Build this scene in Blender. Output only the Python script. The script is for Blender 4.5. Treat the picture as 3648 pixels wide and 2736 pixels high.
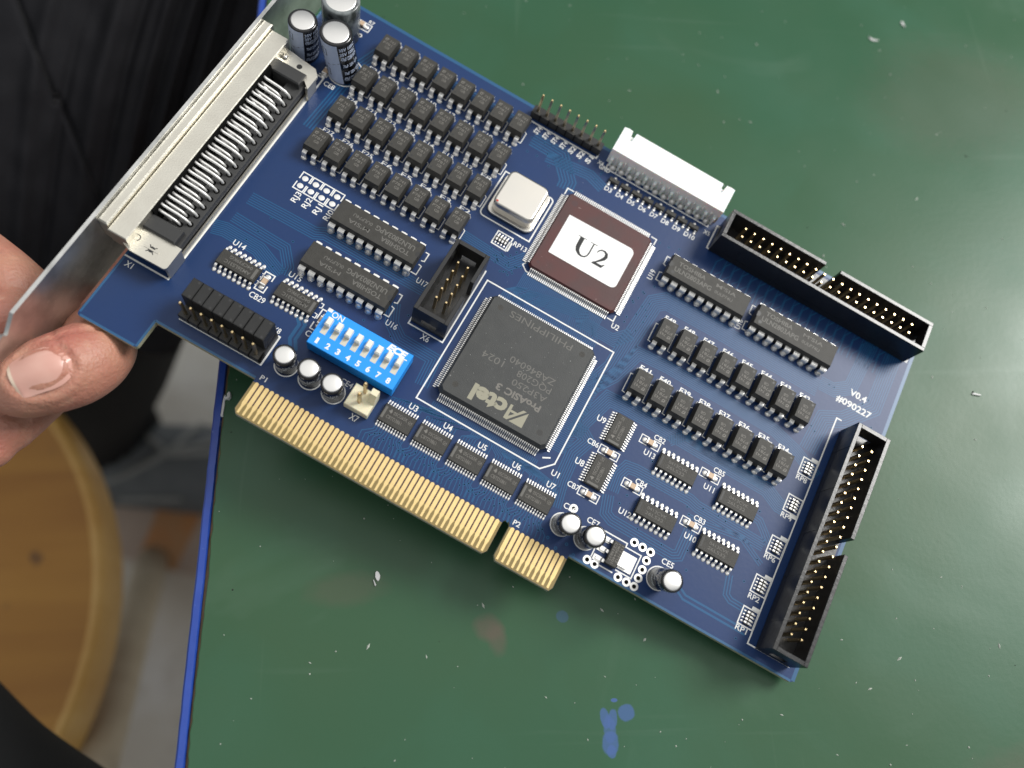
import bpy, bmesh, math, random
from mathutils import Vector, Matrix
random.seed(7)
for o in list(bpy.data.objects): bpy.data.objects.remove(o)
SC = bpy.context.scene
COL = SC.collection
PI = math.pi
# ------------------------------------------------------------------ frames
# World: metres, z = 0 is the table top, the table's left edge runs along y.
# Card frame: millimetres, x along the edge contacts, y across the card, z out of the component side.
W = Matrix(((0.8669399477905863, 0.48184450749445595, 0.12744017232521618),
            (-0.47672130111497074, 0.8762567378328256, -0.07007803126390082),
            (-0.14543702413108237, 0.0, 0.9893675110957985)))
E1 = Vector((-18.25883504, 5.96944802, -26.67604875))
S = 0.001
CARD = Matrix.Translation(W @ (-E1) * S) @ W.to_4x4()
def c2w(p): return CARD @ (Vector(p) * S)
# ------------------------------------------------------------------ camera
cam_d = bpy.data.cameras.new('camera'); cam = bpy.data.objects.new('camera', cam_d); COL.objects.link(cam)
rt = Vector((0.99834435, -0.02289118, 0.05276881)); dn = Vector((-0.00228839, -0.9324793, -0.36121618)); fw = Vector((0.05747449, 0.36049737, -0.93098782))
cam.matrix_world = Matrix(((rt.x, -dn.x, -fw.x, 0.06151157), (rt.y, -dn.y, -fw.y, -0.08469931), (rt.z, -dn.z, -fw.z, 0.20063308), (0, 0, 0, 1)))
cam_d.sensor_width = 36.0; cam_d.lens = 36.0 * 3021.621 / 3648.0
cam_d.clip_start = 0.01; cam_d.clip_end = 50
cam_d.dof.use_dof = True; cam_d.dof.focus_distance = 0.197; cam_d.dof.aperture_fstop = 8.0
SC.camera = cam
# ------------------------------------------------------------------ light: soft indoor room light, a window to the right, a ceiling lamp
wd = bpy.data.worlds.new('World'); SC.world = wd; wd.use_nodes = True
bg = wd.node_tree.nodes['Background']; bg.inputs[0].default_value = (0.93, 0.97, 1.0, 1); bg.inputs[1].default_value = 0.36
def area(name, loc, target, sx, sy, power, col):
    d = bpy.data.lights.new(name, 'AREA'); d.shape = 'RECTANGLE'; d.size = sx; d.size_y = sy; d.energy = power; d.color = col
    o = bpy.data.objects.new(name, d); COL.objects.link(o); o.location = loc
    o.rotation_euler = (Vector(target) - Vector(loc)).to_track_quat('-Z', 'Y').to_euler(); return o
area('window_light', (1.06, 0.30, 0.86), (0.08, 0.0, 0.0), 0.50, 0.50, 20.0, (1.0, 0.985, 0.95))
area('ceiling_light', (0.10, 0.45, 1.95), (0.10, 0.45, 0.0), 2.4, 2.4, 13.5, (1.0, 0.975, 0.93))
SC.view_settings.view_transform = 'Standard'; SC.view_settings.look = 'None'; SC.view_settings.exposure = 0.0; SC.view_settings.gamma = 1.0
# ------------------------------------------------------------------ materials
MATS = {}
def mat(name, col, rough=0.5, metal=0.0, spec=0.5, var=None, bump=None, coat=0.0, sss=0.0):
    """var=(scale, amount, colour2, detail, lo, hi): noise mix to colour2; bump=(scale, strength, detail)."""
    m = bpy.data.materials.new(name); m.use_nodes = True; nt = m.node_tree; b = nt.nodes['Principled BSDF']
    b.inputs['Base Color'].default_value = (*col, 1); b.inputs['Roughness'].default_value = rough
    b.inputs['Metallic'].default_value = metal; b.inputs['Specular IOR Level'].default_value = spec
    b.inputs['Coat Weight'].default_value = coat
    if sss:
        b.inputs['Subsurface Weight'].default_value = sss; b.inputs['Subsurface Scale'].default_value = 0.002
        b.inputs['Subsurface Radius'].default_value = (1.0, 0.35, 0.2)
    tc = None
    if var or bump: tc = nt.nodes.new('ShaderNodeTexCoord')
    if var:
        vs = var if isinstance(var, list) else [var]
        prev = None
        for (sc_, amt, c2, det, lo, hi) in vs:
            n = nt.nodes.new('ShaderNodeTexNoise'); n.inputs['Scale'].default_value = sc_; n.inputs['Detail'].default_value = det
            nt.links.new(tc.outputs['Object'], n.inputs['Vector'])
            r = nt.nodes.new('ShaderNodeMapRange'); r.inputs[1].default_value = lo; r.inputs[2].default_value = hi; r.inputs[4].default_value = amt
            nt.links.new(n.outputs[0], r.inputs[0])
            x = nt.nodes.new('ShaderNodeMix'); x.data_type = 'RGBA'
            nt.links.new(r.outputs[0], x.inputs[0])
            if prev is None: x.inputs[6].default_value = (*col, 1)
            else: nt.links.new(prev, x.inputs[6])
            x.inputs[7].default_value = (*c2, 1); prev = x.outputs[2]
        nt.links.new(prev, b.inputs['Base Color'])
    if bump:
        n = nt.nodes.new('ShaderNodeTexNoise'); n.inputs['Scale'].default_value = bump[0]; n.inputs['Detail'].default_value = bump[2]
        nt.links.new(tc.outputs['Object'], n.inputs['Vector'])
        u = nt.nodes.new('ShaderNodeBump'); u.inputs['Strength'].default_value = bump[1]; u.inputs['Distance'].default_value = 0.0003
        nt.links.new(n.outputs[0], u.inputs['Height']); nt.links.new(u.outputs[0], b.inputs['Normal'])
    MATS[name] = m; return m
WHITE = (0.8, 0.8, 0.78)
DUST = (4200, 0.75, (0.55, 0.55, 0.52), 2, 0.755, 0.775)
mat('mask', (0.005, 0.030, 0.118), 0.42, spec=.36, var=[(60, 0.6, (0.009, 0.032, 0.106), 3, 0.35, 0.7), (3000, 0.6, (0.4, 0.45, 0.55), 2, 0.775, 0.79)], bump=(900, 0.05, 3))
mat('trace', (0.008, 0.082, 0.205), 0.42, spec=.36, var=(60, 0.6, (0.012, 0.080, 0.19), 3, 0.35, 0.7))
mat('pour', (0.009, 0.055, 0.185), 0.24)
mat('mask_edge', (0.012, 0.085, 0.20), 0.4)
mat('fr4', (0.34, 0.33, 0.22), 0.55, var=(1500, 0.5, (0.46, 0.45, 0.36), 3, 0.4, 0.6))
mat('fr4_dark', (0.23, 0.165, 0.055), 0.45)
mat('gap', (0.07, 0.035, 0.03), 0.5)
mat('gold', (0.83, 0.63, 0.30), 0.36, 0.85, var=(700, 0.5, (0.74, 0.53, 0.24), 3, 0.4, 0.65))
mat('gold_pin', (0.86, 0.66, 0.36), 0.25, 1.0)
mat('pin_shaft', (0.72, 0.58, 0.36), 0.3, 1.0)
mat('silk', WHITE, 0.6)
mat('silk_dim', (0.55, 0.58, 0.62), 0.6)
mat('chip', (0.040, 0.038, 0.034), 0.55, spec=0.35, var=(500, 0.5, (0.052, 0.050, 0.045), 3, 0.4, 0.6), bump=(5200, 0.25, 3))
mat('chip_qfp', (0.043, 0.045, 0.045), 0.5, spec=0.4, var=[(300, 0.5, (0.055, 0.057, 0.056), 3, 0.4, 0.6), (900, 0.5, (0.42, 0.42, 0.40), 2, 0.735, 0.755), (2600, 0.6, (0.5, 0.5, 0.48), 2, 0.74, 0.76)], bump=(5200, 0.2, 3))
mat('chip_red', (0.083, 0.024, 0.023), 0.5, spec=0.4, var=[(160, 0.7, (0.060, 0.030, 0.030), 3, 0.4, 0.6), (1500, 0.6, (0.4, 0.3, 0.28), 2, 0.755, 0.775)], bump=(5200, 0.2, 3))
mat('chip_mark', (0.165, 0.155, 0.14), 0.6)
mat('chip_mark2', (0.125, 0.12, 0.11), 0.6)
mat('chip_logo', (0.30, 0.285, 0.215), 0.6)
mat('dimple', (0.022, 0.022, 0.022), 0.45)
mat('tin', (0.88, 0.87, 0.85), 0.40, 0.6, var=(1800, 0.5, (0.78, 0.77, 0.74), 2, 0.4, 0.62))
mat('solder', (0.85, 0.84, 0.82), 0.34, 0.65, var=(1500, 0.6, (0.68, 0.66, 0.62), 2, 0.4, 0.62))
mat('can', (0.68, 0.655, 0.61), 0.33, 1.0, var=(90, 0.4, (0.74, 0.70, 0.63), 3, 0.4, 0.65))
mat('shell', (0.70, 0.675, 0.60), 0.42, 1.0, var=[(220, 0.5, (0.64, 0.61, 0.54), 3, 0.4, 0.62)], bump=(2500, 0.12, 3))
mat('galv', (0.70, 0.70, 0.685), 0.40, 1.0, var=[(130, 0.75, (0.38, 0.38, 0.37), 5, 0.42, 0.68), (900, 0.7, (0.85, 0.85, 0.83), 3, 0.66, 0.76)], bump=(700, 0.25, 4))
mat('black', (0.012, 0.012, 0.012), 0.42, spec=0.5, var=(300, 0.5, (0.018, 0.018, 0.018), 3, 0.4, 0.6), bump=(2200, 0.1, 3))
mat('black_shiny', (0.010, 0.010, 0.011), 0.30, spec=0.6, var=(200, 0.4, (0.017, 0.017, 0.018), 3, 0.4, 0.6), bump=(900, 0.12, 3))
mat('hole', (0.004, 0.004, 0.004), 0.8, spec=0.1)
mat('connector_black', (0.040, 0.040, 0.040), 0.45, spec=0.4, bump=(2200, 0.1, 3))
mat('white_plastic', (0.86, 0.86, 0.84), 0.45, sss=.35)
mat('stain', (0.62, 0.42, 0.24), 0.5)
mat('ivory', (0.78, 0.72, 0.52), 0.42, var=(200, 0.4, (0.70, 0.63, 0.44), 3, 0.45, 0.65), sss=0.15)
mat('dip_blue', (0.008, 0.30, 0.90), 0.42)
mat('slider', (0.82, 0.80, 0.72), 0.4)
mat('slot', (0.60, 0.565, 0.47), 0.5)
mat('cap_top', (0.80, 0.79, 0.77), 0.34, 1.0)
mat('sleeve', (0.008, 0.008, 0.010), 0.16, spec=0.6)
mat('sleeve_blue', (0.50, 0.57, 0.74), 0.4)
mat('sleeve_grey', (0.19, 0.21, 0.215), 0.22, var=(260, 0.9, (0.02, 0.025, 0.025), 4, 0.45, 0.62))
mat('ceramic', (0.55, 0.40, 0.27), 0.45, var=(700, 0.4, (0.48, 0.32, 0.20), 2, 0.4, 0.6))
mat('paper', (0.86, 0.86, 0.85), 0.7)
mat('ink', (0.022, 0.022, 0.024), 0.7)
mat('red_mark', (0.45, 0.05, 0.03), 0.5)
# ------------------------------------------------------------------ mesh builder (card millimetres -> metres)
class MB:
    def __init__(s): s.v = []; s.f = []; s.m = []; s.mats = []; s.smooth = []
    def mi(s, name):
        if name not in s.mats: s.mats.append(name)
        return s.mats.index(name)
    def face(s, idx, mt, sm=False): s.f.append(tuple(idx)); s.m.append(s.mi(mt)); s.smooth.append(sm)
    def add(s, pts):
        n = len(s.v); s.v.extend([tuple(p) for p in pts]); return list(range(n, n + len(pts)))
    def poly(s, pts, mt): s.face(s.add(pts), mt)
    def loft(s, rings, mt, cap0=True, cap1=True, sm=False, closed=True, capmt=None):
        ids = [s.add(r) for r in rings]; n = len(rings[0])
        for a, b in zip(ids, ids[1:]):
            for i in range(n if closed else n - 1):
                j = (i + 1) % n; s.face((a[i], a[j], b[j], b[i]), mt, sm)
        if cap0: s.face(ids[0][::-1], mt)
        if cap1: s.face(ids[-1], capmt or mt)
    def box(s, x0, x1, y0, y1, z0, z1, mt, ch=0.0, top=None):
        r = lambda d, z: [(x0 + d, y0 + d, z), (x1 - d, y0 + d, z), (x1 - d, y1 - d, z), (x0 + d, y1 - d, z)]
        if ch: s.loft([r(ch, z0), r(0, z0 + ch), r(0, z1 - ch), r(ch, z1)], mt, capmt=top)
        else: s.loft([r(0, z0), r(0, z1)], mt, capmt=top)
    def rbox(s, x0, x1, y0, y1, z0, z1, r, mt, ch=0.15, n=5, sm=True):
        def ring(d, z):
            o = []
            for cx, cy, a0 in ((x1 - r, y0 + r, -90), (x1 - r, y1 - r, 0), (x0 + r, y1 - r, 90), (x0 + r, y0 + r, 180)):
                for k in range(n + 1):
                    a = math.radians(a0 + 90 * k / n); o.append((cx + (r - d) * math.cos(a), cy + (r - d) * math.sin(a), z))
            return o
        s.loft([ring(0, z0), ring(0, z1 - ch), ring(ch * 0.3, z1 - ch * 0.3), ring(ch, z1)], mt, sm=sm)
    def prism(s, poly, z0, z1, mt, top=None, ch=0.0):
        if ch:
            c = (sum(p[0] for p in poly) / len(poly), sum(p[1] for p in poly) / len(poly))
            ins = []
            for x, y in poly:
                d = math.hypot(x - c[0], y - c[1]); k = (d - ch * 1.4) / d; ins.append((c[0] + (x - c[0]) * k, c[1] + (y - c[1]) * k))
            s.loft([[(x, y, z0) for x, y in poly], [(x, y, z1 - ch) for x, y in poly], [(x, y, z1) for x, y in ins]], mt, capmt=top)
        else: s.loft([[(x, y, z0) for x, y in poly], [(x, y, z1) for x, y in poly]], mt, capmt=top)
    def rings(s, prof, mt, n=20, cx=0, cy=0, lean=(0, 0), sm=True, cap0=True, cap1=True, capmt=None, a0=0):
        """lathe of (r, z) pairs; lean = axis offset in mm per mm of height"""
        R = []
        for r, z in prof:
            R.append([(cx + lean[0] * z + r * math.cos(a0 + 2 * PI * i / n), cy + lean[1] * z + r * math.sin(a0 + 2 * PI * i / n), z) for i in range(n)])
        s.loft(R, mt, cap0, cap1, sm, capmt=capmt)
    def disc(s, cx, cy, z, r, mt, n=12): s.poly([(cx + r * math.cos(2 * PI * i / n), cy + r * math.sin(2 * PI * i / n), z) for i in range(n)], mt)
    def ring(s, cx, cy, z, r0, r1, mt, n=24, a0=0.0, a1=2 * PI):
        k = n; A = s.add([(cx + r0 * math.cos(a0 + (a1 - a0) * i / k), cy + r0 * math.sin(a0 + (a1 - a0) * i / k), z) for i in range(k + 1)])
        B = s.add([(cx + r1 * math.cos(a0 + (a1 - a0) * i / k), cy + r1 * math.sin(a0 + (a1 - a0) * i / k), z) for i in range(k + 1)])
        for i in range(k): s.face((A[i], B[i], B[i + 1], A[i + 1]), mt)
    def line(s, pts, w, z, mt, closed=False):
        P = [Vector(p[:2]) for p in pts]; n = len(P); L = []; Rr = []
        for i in range(n):
            a = P[i - 1] if (i > 0 or closed) else None; b = P[(i + 1) % n] if (i < n - 1 or closed) else None
            d1 = (P[i] - a).normalized() if a is not None else None; d2 = (b - P[i]).normalized() if b is not None else None
            if d1 is None: d1 = d2
            if d2 is None: d2 = d1
            t = (d1 + d2); t = t.normalized() if t.length > 1e-6 else d1
            nn = Vector((-t.y, t.x)); k = 1.0 / max(0.45, abs(nn.dot(Vector((-d1.y, d1.x)))))
            L.append(P[i] + nn * w * 0.5 * k); Rr.append(P[i] - nn * w * 0.5 * k)
        a = s.add([(p.x, p.y, z) for p in L]); b = s.add([(p.x, p.y, z) for p in Rr])
        for i in range(n if closed else n - 1):
            j = (i + 1) % n; s.face((b[i], b[j], a[j], a[i]), mt)
    def strip(s, prof, x0, x1, th, mt, axis='x', sm=False):
        """prof: list of (u, z) centre line of a bent flat lead; extruded along x from x0 to x1 with thickness th"""
        P = [Vector(p) for p in prof]; up = []; lo = []
        for i in range(len(P)):
            d = (P[min(i + 1, len(P) - 1)] - P[max(i - 1, 0)]).normalized(); nn = Vector((-d.y, d.x))
            up.append(P[i] + nn * th / 2); lo.append(P[i] - nn * th / 2)
        rings_ = []
        for u, l in zip(up, lo):
            q = [(x0, u.x, u.y), (x1, u.x, u.y), (x1, l.x, l.y), (x0, l.x, l.y)]
            rings_.append(q)
        s.loft(rings_, mt, sm=sm)
    def tube(s, pts, r, mt, n=8, sm=True, cap=True):
        P = [Vector(p) for p in pts]; R = []; rr = r if isinstance(r, (list, tuple)) else [r] * len(P)
        ref = Vector((0.13, 0.37, 0.92))
        for i in range(len(P)):
            d = (P[min(i + 1, len(P) - 1)] - P[max(i - 1, 0)]).normalized()
            a = d.cross(ref); a = a.normalized() if a.length > 1e-4 else d.orthogonal().normalized(); b = d.cross(a)
            R.append([P[i] + (a * math.cos(2 * PI * k / n) + b * math.sin(2 * PI * k / n)) * rr[i] for k in range(n)])
        s.loft(R, mt, cap, cap, sm)
    def blob(s, cx, cy, rx, ry, h, mt, n=10, k=4, z0=0.0):
        R = []
        for i in range(k + 1):
            t = i / k * PI / 2 * 0.97; R.append([(cx + rx * math.cos(t) * math.cos(2 * PI * j / n), cy + ry * math.cos(t) * math.sin(2 * PI * j / n), z0 + h * math.sin(t)) for j in range(n)])
        s.loft(R, mt, False, True, True)
    def text(s, st, x, y, h, mt, w=None, rot=0.0, z=0.03, bold=0.0, shear=0.0, fn=None):
        V, F, wd_ = glyphs(st, bold, shear); sx = h / 0.70
        kx = (w / wd_) if w else sx
        c, sn = math.cos(math.radians(rot)), math.sin(math.radians(rot)); o = []
        for vx, vy in V:
            px, py = vx * kx, vy * sx; o.append((x + px * c - py * sn, y + px * sn + py * c, z))
        if fn: o = [fn(p) for p in o]
        ids = s.add(o)
        for f in F: s.face([ids[i] for i in f], mt)
    def mesh(s, name):
        me = bpy.data.meshes.new(name); me.from_pydata([(a * S, b * S, c * S) for a, b, c in s.v], [], s.f)
        for nm in s.mats: me.materials.append(MATS[nm])
        me.polygons.foreach_set('material_index', s.m); me.polygons.foreach_set('use_smooth', s.smooth); me.update(); return me
_G = {}
def glyphs(st, bold, shear):
    k = (st, bold, shear)
    if k in _G: return _G[k]
    cu = bpy.data.curves.new('t', 'FONT'); cu.body = st; cu.size = 1.0; cu.offset = bold; cu.shear = shear; cu.resolution_u = 3; cu.fill_mode = 'FRONT'
    o = bpy.data.objects.new('t', cu); COL.objects.link(o)
    dg = bpy.context.evaluated_depsgraph_get(); me = bpy.data.meshes.new_from_object(o.evaluated_get(dg))
    V = [(v.co.x, v.co.y) for v in me.vertices]; F = [tuple(p.vertices) for p in me.polygons]
    bpy.data.objects.remove(o); bpy.data.curves.remove(cu); bpy.data.meshes.remove(me)
    x0 = min(v[0] for v in V); x1 = max(v[0] for v in V); V = [(a - x0, b) for a, b in V]
    _G[k] = (V, F, x1 - x0); return _G[k]
def link(name, me, parent=None, loc=(0, 0, 0), rz=0.0, kind=None, label=None):
    o = bpy.data.objects.new(name, me); COL.objects.link(o)
    if parent is not None: o.parent = parent
    o.location = Vector(loc) * S; o.rotation_euler = (0, 0, rz)
    if kind: o['kind'] = kind
    if label: o['label'] = label
    return o
def tag(o, label, cat, group=None):
    o['label'] = label; o['category'] = cat
    if group: o['group'] = group
    return o
# ================================================================== the circuit card
card = bpy.data.objects.new('circuit_card', None); COL.objects.link(card); card.matrix_world = CARD
tag(card, 'blue circuit card crowded with black chips, held by its bracket over the green table', 'circuit card')
XL, XR, YB, YT = -41.0, 136.2, 0.55, 99.4
def arc(cx, cy, r, a0, a1, n=4): return [(cx + r * math.cos(math.radians(a0 + (a1 - a0) * i / n)), cy + r * math.sin(math.radians(a0 + (a1 - a0) * i / n))) for i in range(n + 1)]
TB = -8.3                                            # lower end of the contact tongue
out = []
out += arc(XL + 0.8, -5.7, 0.8, 180, 270) + arc(-26.9, -5.7, 0.8, 270, 360) + [(-26.1, YB), ]
out += [(-1.05, YB), (-1.05, TB + 1.0), (-0.2, TB)]
out += [(61.3, TB), (62.05, TB + 1.0)] + arc(62.95, -0.2, 0.9, 180, 0, 8) + [(63.85, TB + 1.0), (64.6, TB)]
out += [(78.0, TB), (78.55, TB + 1.0), (78.55, YB)]
out += arc(XR - 1.0, YB + 1.0, 1.0, 270, 360) + [(XR, YT), (XL, YT)]
# board: blue mask on top, glass fibre edges; rim of the mask a little lighter
mb = MB()
idx_t = mb.add([(x, y, 0) for x, y in out]); idx_b = mb.add([(x, y, -1.6) for x, y in out]); n = len(out)
for i in range(n):
    j = (i + 1) % n; mb.face((idx_b[i], idx_b[j], idx_t[j], idx_t[i]), 'fr4')
mb.face(idx_t, 'mask'); mb.face(idx_b[::-1], 'mask')
board = link('board', mb.mesh('board'), card)
mb = MB()
def rim(pts, w=0.55):
    mb.line(pts, w, 0.008, 'mask_edge')
rim([(XL + .28, YT), (XL + .28, -5.6)]); rim([(-40.3, -6.22), (-26.8, -6.22)]); rim([(-26.38, -6.2), (-26.38, .8)]); rim([(-26.4, .83), (-1.1, .83)])
rim([(78.6, .83), (XR - .8, .83)]); rim([(XR - .28, 1.0), (XR - .28, YT)], 0.9); rim([(XL, YT - .28), (XR, YT - .28)], 0.9)
link('mask_rim', mb.mesh('mask_rim'), board)
# contact tongue: bare laminate with gold fingers
mb = MB()
mb.poly([(-1.02, YB - .75, .010), (-1.02, TB + 1, .010), (-.2, TB + .05, .010), (61.3, TB + .05, .010), (62.03, TB + 1, .010), (62.03, YB - .75, .010)], 'fr4_dark')
mb.poly([(63.87, YB - .75, .010), (63.87, TB + 1, .010), (64.6, TB + .05, .010), (78.0, TB + .05, .010), (78.53, TB + 1, .010), (78.53, YB - .75, .010)], 'fr4_dark')
for i in list(range(48)) + list(range(51, 61)):
    x = 1.27 * i + .635; mb.poly([(x - .3, -5.0, .018), (x + .3, -5.0, .018), (x + .3, -.25, .018), (x - .3, -.25, .018)], 'gap')
for a, b in ((-.2, 61.3), (64.6, 78.0)):
    mb.poly([(a, TB - .02, -.5), (b, TB - .02, -.5), (b, TB + .35, .02), (a, TB + .35, .02)], 'fr4')
link('bare_laminate', mb.mesh('bare_laminate'), board)
mb = MB()
fin = arc(0, -.46, .46, 0, 180, 6) + [(-.46, -5.3), (-.26, -6.2), (-.26, TB + .45), (.26, TB + .45), (.26, -6.2), (.46, -5.3)]
mb.prism(fin, 0.0, 0.05, 'gold')
fm = mb.mesh('edge_contact')
for i in range(62):
    if i in (49, 50): continue
    link('edge_contact', fm, board, (1.27 * i, 0.0, 0.02))
# ---- traces under the mask (fine relief, joined)
mb = MB()
def off(pts, d):
    P = [Vector(p) for p in pts]; o = []
    for i in range(len(P)):
        d1 = (P[i] - P[i - 1]).normalized() if i else None; d2 = (P[i + 1] - P[i]).normalized() if i < len(P) - 1 else None
        d1 = d1 or d2; d2 = d2 or d1; t = (d1 + d2).normalized(); nn = Vector((-t.y, t.x)); k = 1 / max(.5, nn.dot(Vector((-d1.y, d1.x))))
        o.append(tuple(P[i] + nn * d * k))
    return o
def bundle(pts, n, pitch=.55, w=.24):
    for i in range(n): mb.line(off(pts, (i - (n - 1) / 2) * pitch), w, .012, 'trace')
bundle([(80.6, 17.5), (81.8, 13.4), (83.7, 12.6), (99.6, 12.4), (101.0, 13.2), (101.0, 20.5)], 5, .62)
bundle([(81.0, 18.6), (80.6, 22.9), (81.6, 25.6), (84, 26.0), (98.1, 26.2), (100.4, 25.6), (113, 25.4), (118.3, 25.3)], 6, .55)
bundle([(67.0, 26.2), (67.9, 30.2), (70.5, 38.2), (75.5, 38.5), (95.8, 38.2), (113.9, 38.0), (118, 36.0), (119.4, 36.0)], 8, .5)
bundle([(70.6, 8.6), (69.4, 15.0), (69.0, 22.0), (70.6, 26.2), (68.8, 27.4), (66.4, 27.4)], 7, .55)
bundle([(66.0, 40.0), (68.0, 45.4), (68.6, 54.0), (69.8, 66.4), (72.2, 68.6), (88, 68.8), (116.0, 68.6)], 9, .55)
bundle([(65.6, 38.0), (69.4, 44.0), (72.0, 52.4), (80, 53.0), (110.0, 52.6), (117.0, 50.6), (124, 47.2)], 7, .5)
bundle([(40.3, 46.8), (40.0, 50.4), (43.4, 51.4), (49.4, 53.0), (55.2, 54.1), (56.5, 52.2), (65.0, 52.0), (68.4, 56.0)], 7, .5)
bundle([(-26.3, 37.3), (-16.1, 37.6), (-9, 37.7), (-7, 38.8), (20, 38.9)], 6, .6)
bundle([(-26.7, 31.2), (-12.7, 30.8), (-9.4, 27.0), (-9.1, 24.8)], 5, .6)
bundle([(15.6, 32.2), (17.6, 27.8), (21.2, 25.2), (30.4, 25.1), (31.0, 18)], 6, .6)
bundle([(2.4, 10.3), (.8, 12.6), (.8, 16.6), (-1.6, 19.0)], 2, 1.2, .8)
bundle([(-29.2, 26.6), (-26.4, 27.4), (-17.5, 27.3), (-10, 24.2)], 8, .5)
bundle([(131.2, 88.5), (131.0, 71.6), (125.1, 64.6), (120.3, 62.0), (119.4, 52.2)], 8, .6)
bundle([(124.8, 88.8), (123.7, 73.4), (120.0, 70.5), (116.0, 70.3)], 8, .5)
bundle([(88, 36.3), (91.1, 39.9), (96.7, 38.9), (113, 38.6)], 5, .5)
bundle([(103.4, 6.8), (106.0, 5.4), (122.0, 5.3)], 2, 1.1, .5)
bundle([(113.6, 15.2), (114.6, 10.8), (116, 10.0), (120.4, 9.9)], 3, .7, .3)
bundle([(99.0, 22.6), (101.2, 22.4), (113, 24.3), (119.4, 21.0)], 3, .6)
bundle([(113, 30.4), (115.2, 30.2), (117.4, 28.2), (119.4, 26.2)], 4, .6)
bundle([(28, 88), (40, 89.6), (44.6, 88)], 5, .7, .35)
bundle([(22.5, 90.5), (31, 90.4), (36, 84.6), (36.2, 82)], 6, .8, .4)
bundle([(-25.5, 61), (-24.5, 84), (-22, 92.3), (19, 92.6)], 4, .8, .4)
bundle([(20.4, 56.5), (26, 56.2), (34, 55.8), (37, 60)], 6, .55)
for i in range(20):
    x = 80.82 + 2.54 * i
    mb.line([(x, 88.3), (x - 1.6, 86.0), (x - 1.6, 80.4)], .3, .012, 'trace'); mb.line([(x + .9, 88.3), (x + .6, 84.0), (x - .6, 82.5), (x - .6, 80.4)], .2, .012, 'trace')
for c in range(5):                                   # bus switch chips down to the edge contacts and up to the gate array
    cx = 30.45 + 8.94 * c
    for i in range(12):
        x = cx - 3.575 + .65 * i; xf = cx - 5.6 + 1.02 * i
        mb.line([(x, 5.0), (x, 3.9 - .12 * (i % 4)), (xf, 2.3 - .2 * (i % 3)), (xf + .2, .4)], .2, .012, 'trace')
        xu = 35.4 + (c * 12 + i) * .46
        mb.line([(x, 11.4), (x, 12.4 + .18 * (i % 6)), (xu, 13.6 + .18 * (i % 6)), (xu, 16.4)], .18, .012, 'trace')
for i in range(44):                                  # fan-out right of the gate array
    y = 20.5 + .5 * i; mb.line([(64, y), (66.6, y), (67.4 + .05 * (i % 9), y + .8)], .18, .012, 'trace')
for i in range(52):                                  # gate array up to the labelled chip
    x = 36.2 + .5 * i; mb.line([(x, 47.6), (x, 49.6 + .14 * (i % 7)), (x * .86 + 7.2, 51.6 + .2 * (i % 7)), (x * .86 + 7.2, 56.4)], .18, .012, 'trace')
for px, py in ((0, 0), (2.6, -1.2), (4.4, .8), (6.8, -.6)):
    mb.ring(72.6 + px, 1.9 + py, .014, .16, .42, 'trace', 10)
link('trace_pattern', mb.mesh('trace_pattern'), board, kind='stuff')
# ---- vias: small drilled dots and the big pads round the regulator
mb = MB(); rv = random.Random(3)
vias = []
for c in range(5):
    for k in range(11): vias.append((27 + 8.94 * c + k * .8 + rv.uniform(-.2, .2), 2.2 + (k % 3) * .8 + rv.uniform(-.2, .2)))
for k in range(26): vias.append((rv.uniform(28, 37), rv.uniform(53, 60)))
for k in range(22): vias.append((rv.uniform(64, 70), rv.uniform(56, 84)))
for k in range(18): vias.append((rv.uniform(22, 44), rv.uniform(84, 93)))
for k in range(30): vias.append((rv.uniform(80, 132), rv.uniform(3, 36)))
for k in range(12): vias.append((rv.uniform(118, 133), rv.uniform(56, 74)))
for k in range(16): vias.append((rv.uniform(-24, 24), rv.uniform(22, 40)))
for x, y in vias: mb.ring(x, y, .016, .17, .33, 'trace', 8); mb.disc(x, y, .017, .17, 'hole', 8)
link('via', mb.mesh('via'), board, kind='stuff')
mb = MB(); mb.ring(0, 0, 0, .48, 1.0, 'tin', 20); mb.disc(0, 0, .003, .49, 'hole', 14)
vm = mb.mesh('pad_hole')
for x, y in ((90.64, 10.74), (92.78, 10.69), (94.9, 10.61), (94.85, 8.44), (94.83, 6.14), (94.8, 4.02), (82.63, 1.98), (84.59, 1.92), (90.56, 1.95), (92.72, 1.91), (94.71, 1.9), (74.85, 10.64)):
    link('pad_hole', vm, board, (x, y, .02))
mb = MB(); mb.ring(0, 0, 0, .3, .62, 'solder', 14); mb.disc(0, 0, .003, .3, 'hole', 10); link('pad_hole', mb.mesh('pad_hole_small'), board, (-29.13, 91.57, .02))
# ---- silkscreen
sk = MB(); ZS = .022; LW = .23
def L(pts, w=LW, closed=False): sk.line(pts, w, ZS, 'silk', closed)
def T(st, x, y, h=1.25, w=None, rot=0, bold=.012): sk.text(st, x, y, h, 'silk', w, rot, ZS + .004, bold)
L([(31.5, 49.3), (66.55, 49.3), (66.4, 17.5), (63.8, 14.8), (31.5, 15.0)], .34, True); L([(63.2, 17.4), (64.9, 18.3)], .34)
L([(36.85, 80.9), (36.85, 82.9), (38.7, 82.9)], .3); L([(61.4, 82.75), (62.95, 82.75), (62.95, 80.9)], .3); L([(37.3, 58.6), (36.85, 57.7), (38.3, 56.55), (39, 56.5)], .3); L([(61.2, 56.5), (62.9, 56.5), (62.9, 58.2)], .3)
L([(24.2, 78.1), (21.2, 78.1), (21.1, 65.2)] + arc(22.3, 65.2, 1.2, 180, 270, 4)[1:] + [(35.3, 64.0), (35.35, 76.8)] + arc(34.3, 76.8, 1.1, 0, 90, 4)[1:] + [(33.6, 77.9)], .36)
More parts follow.
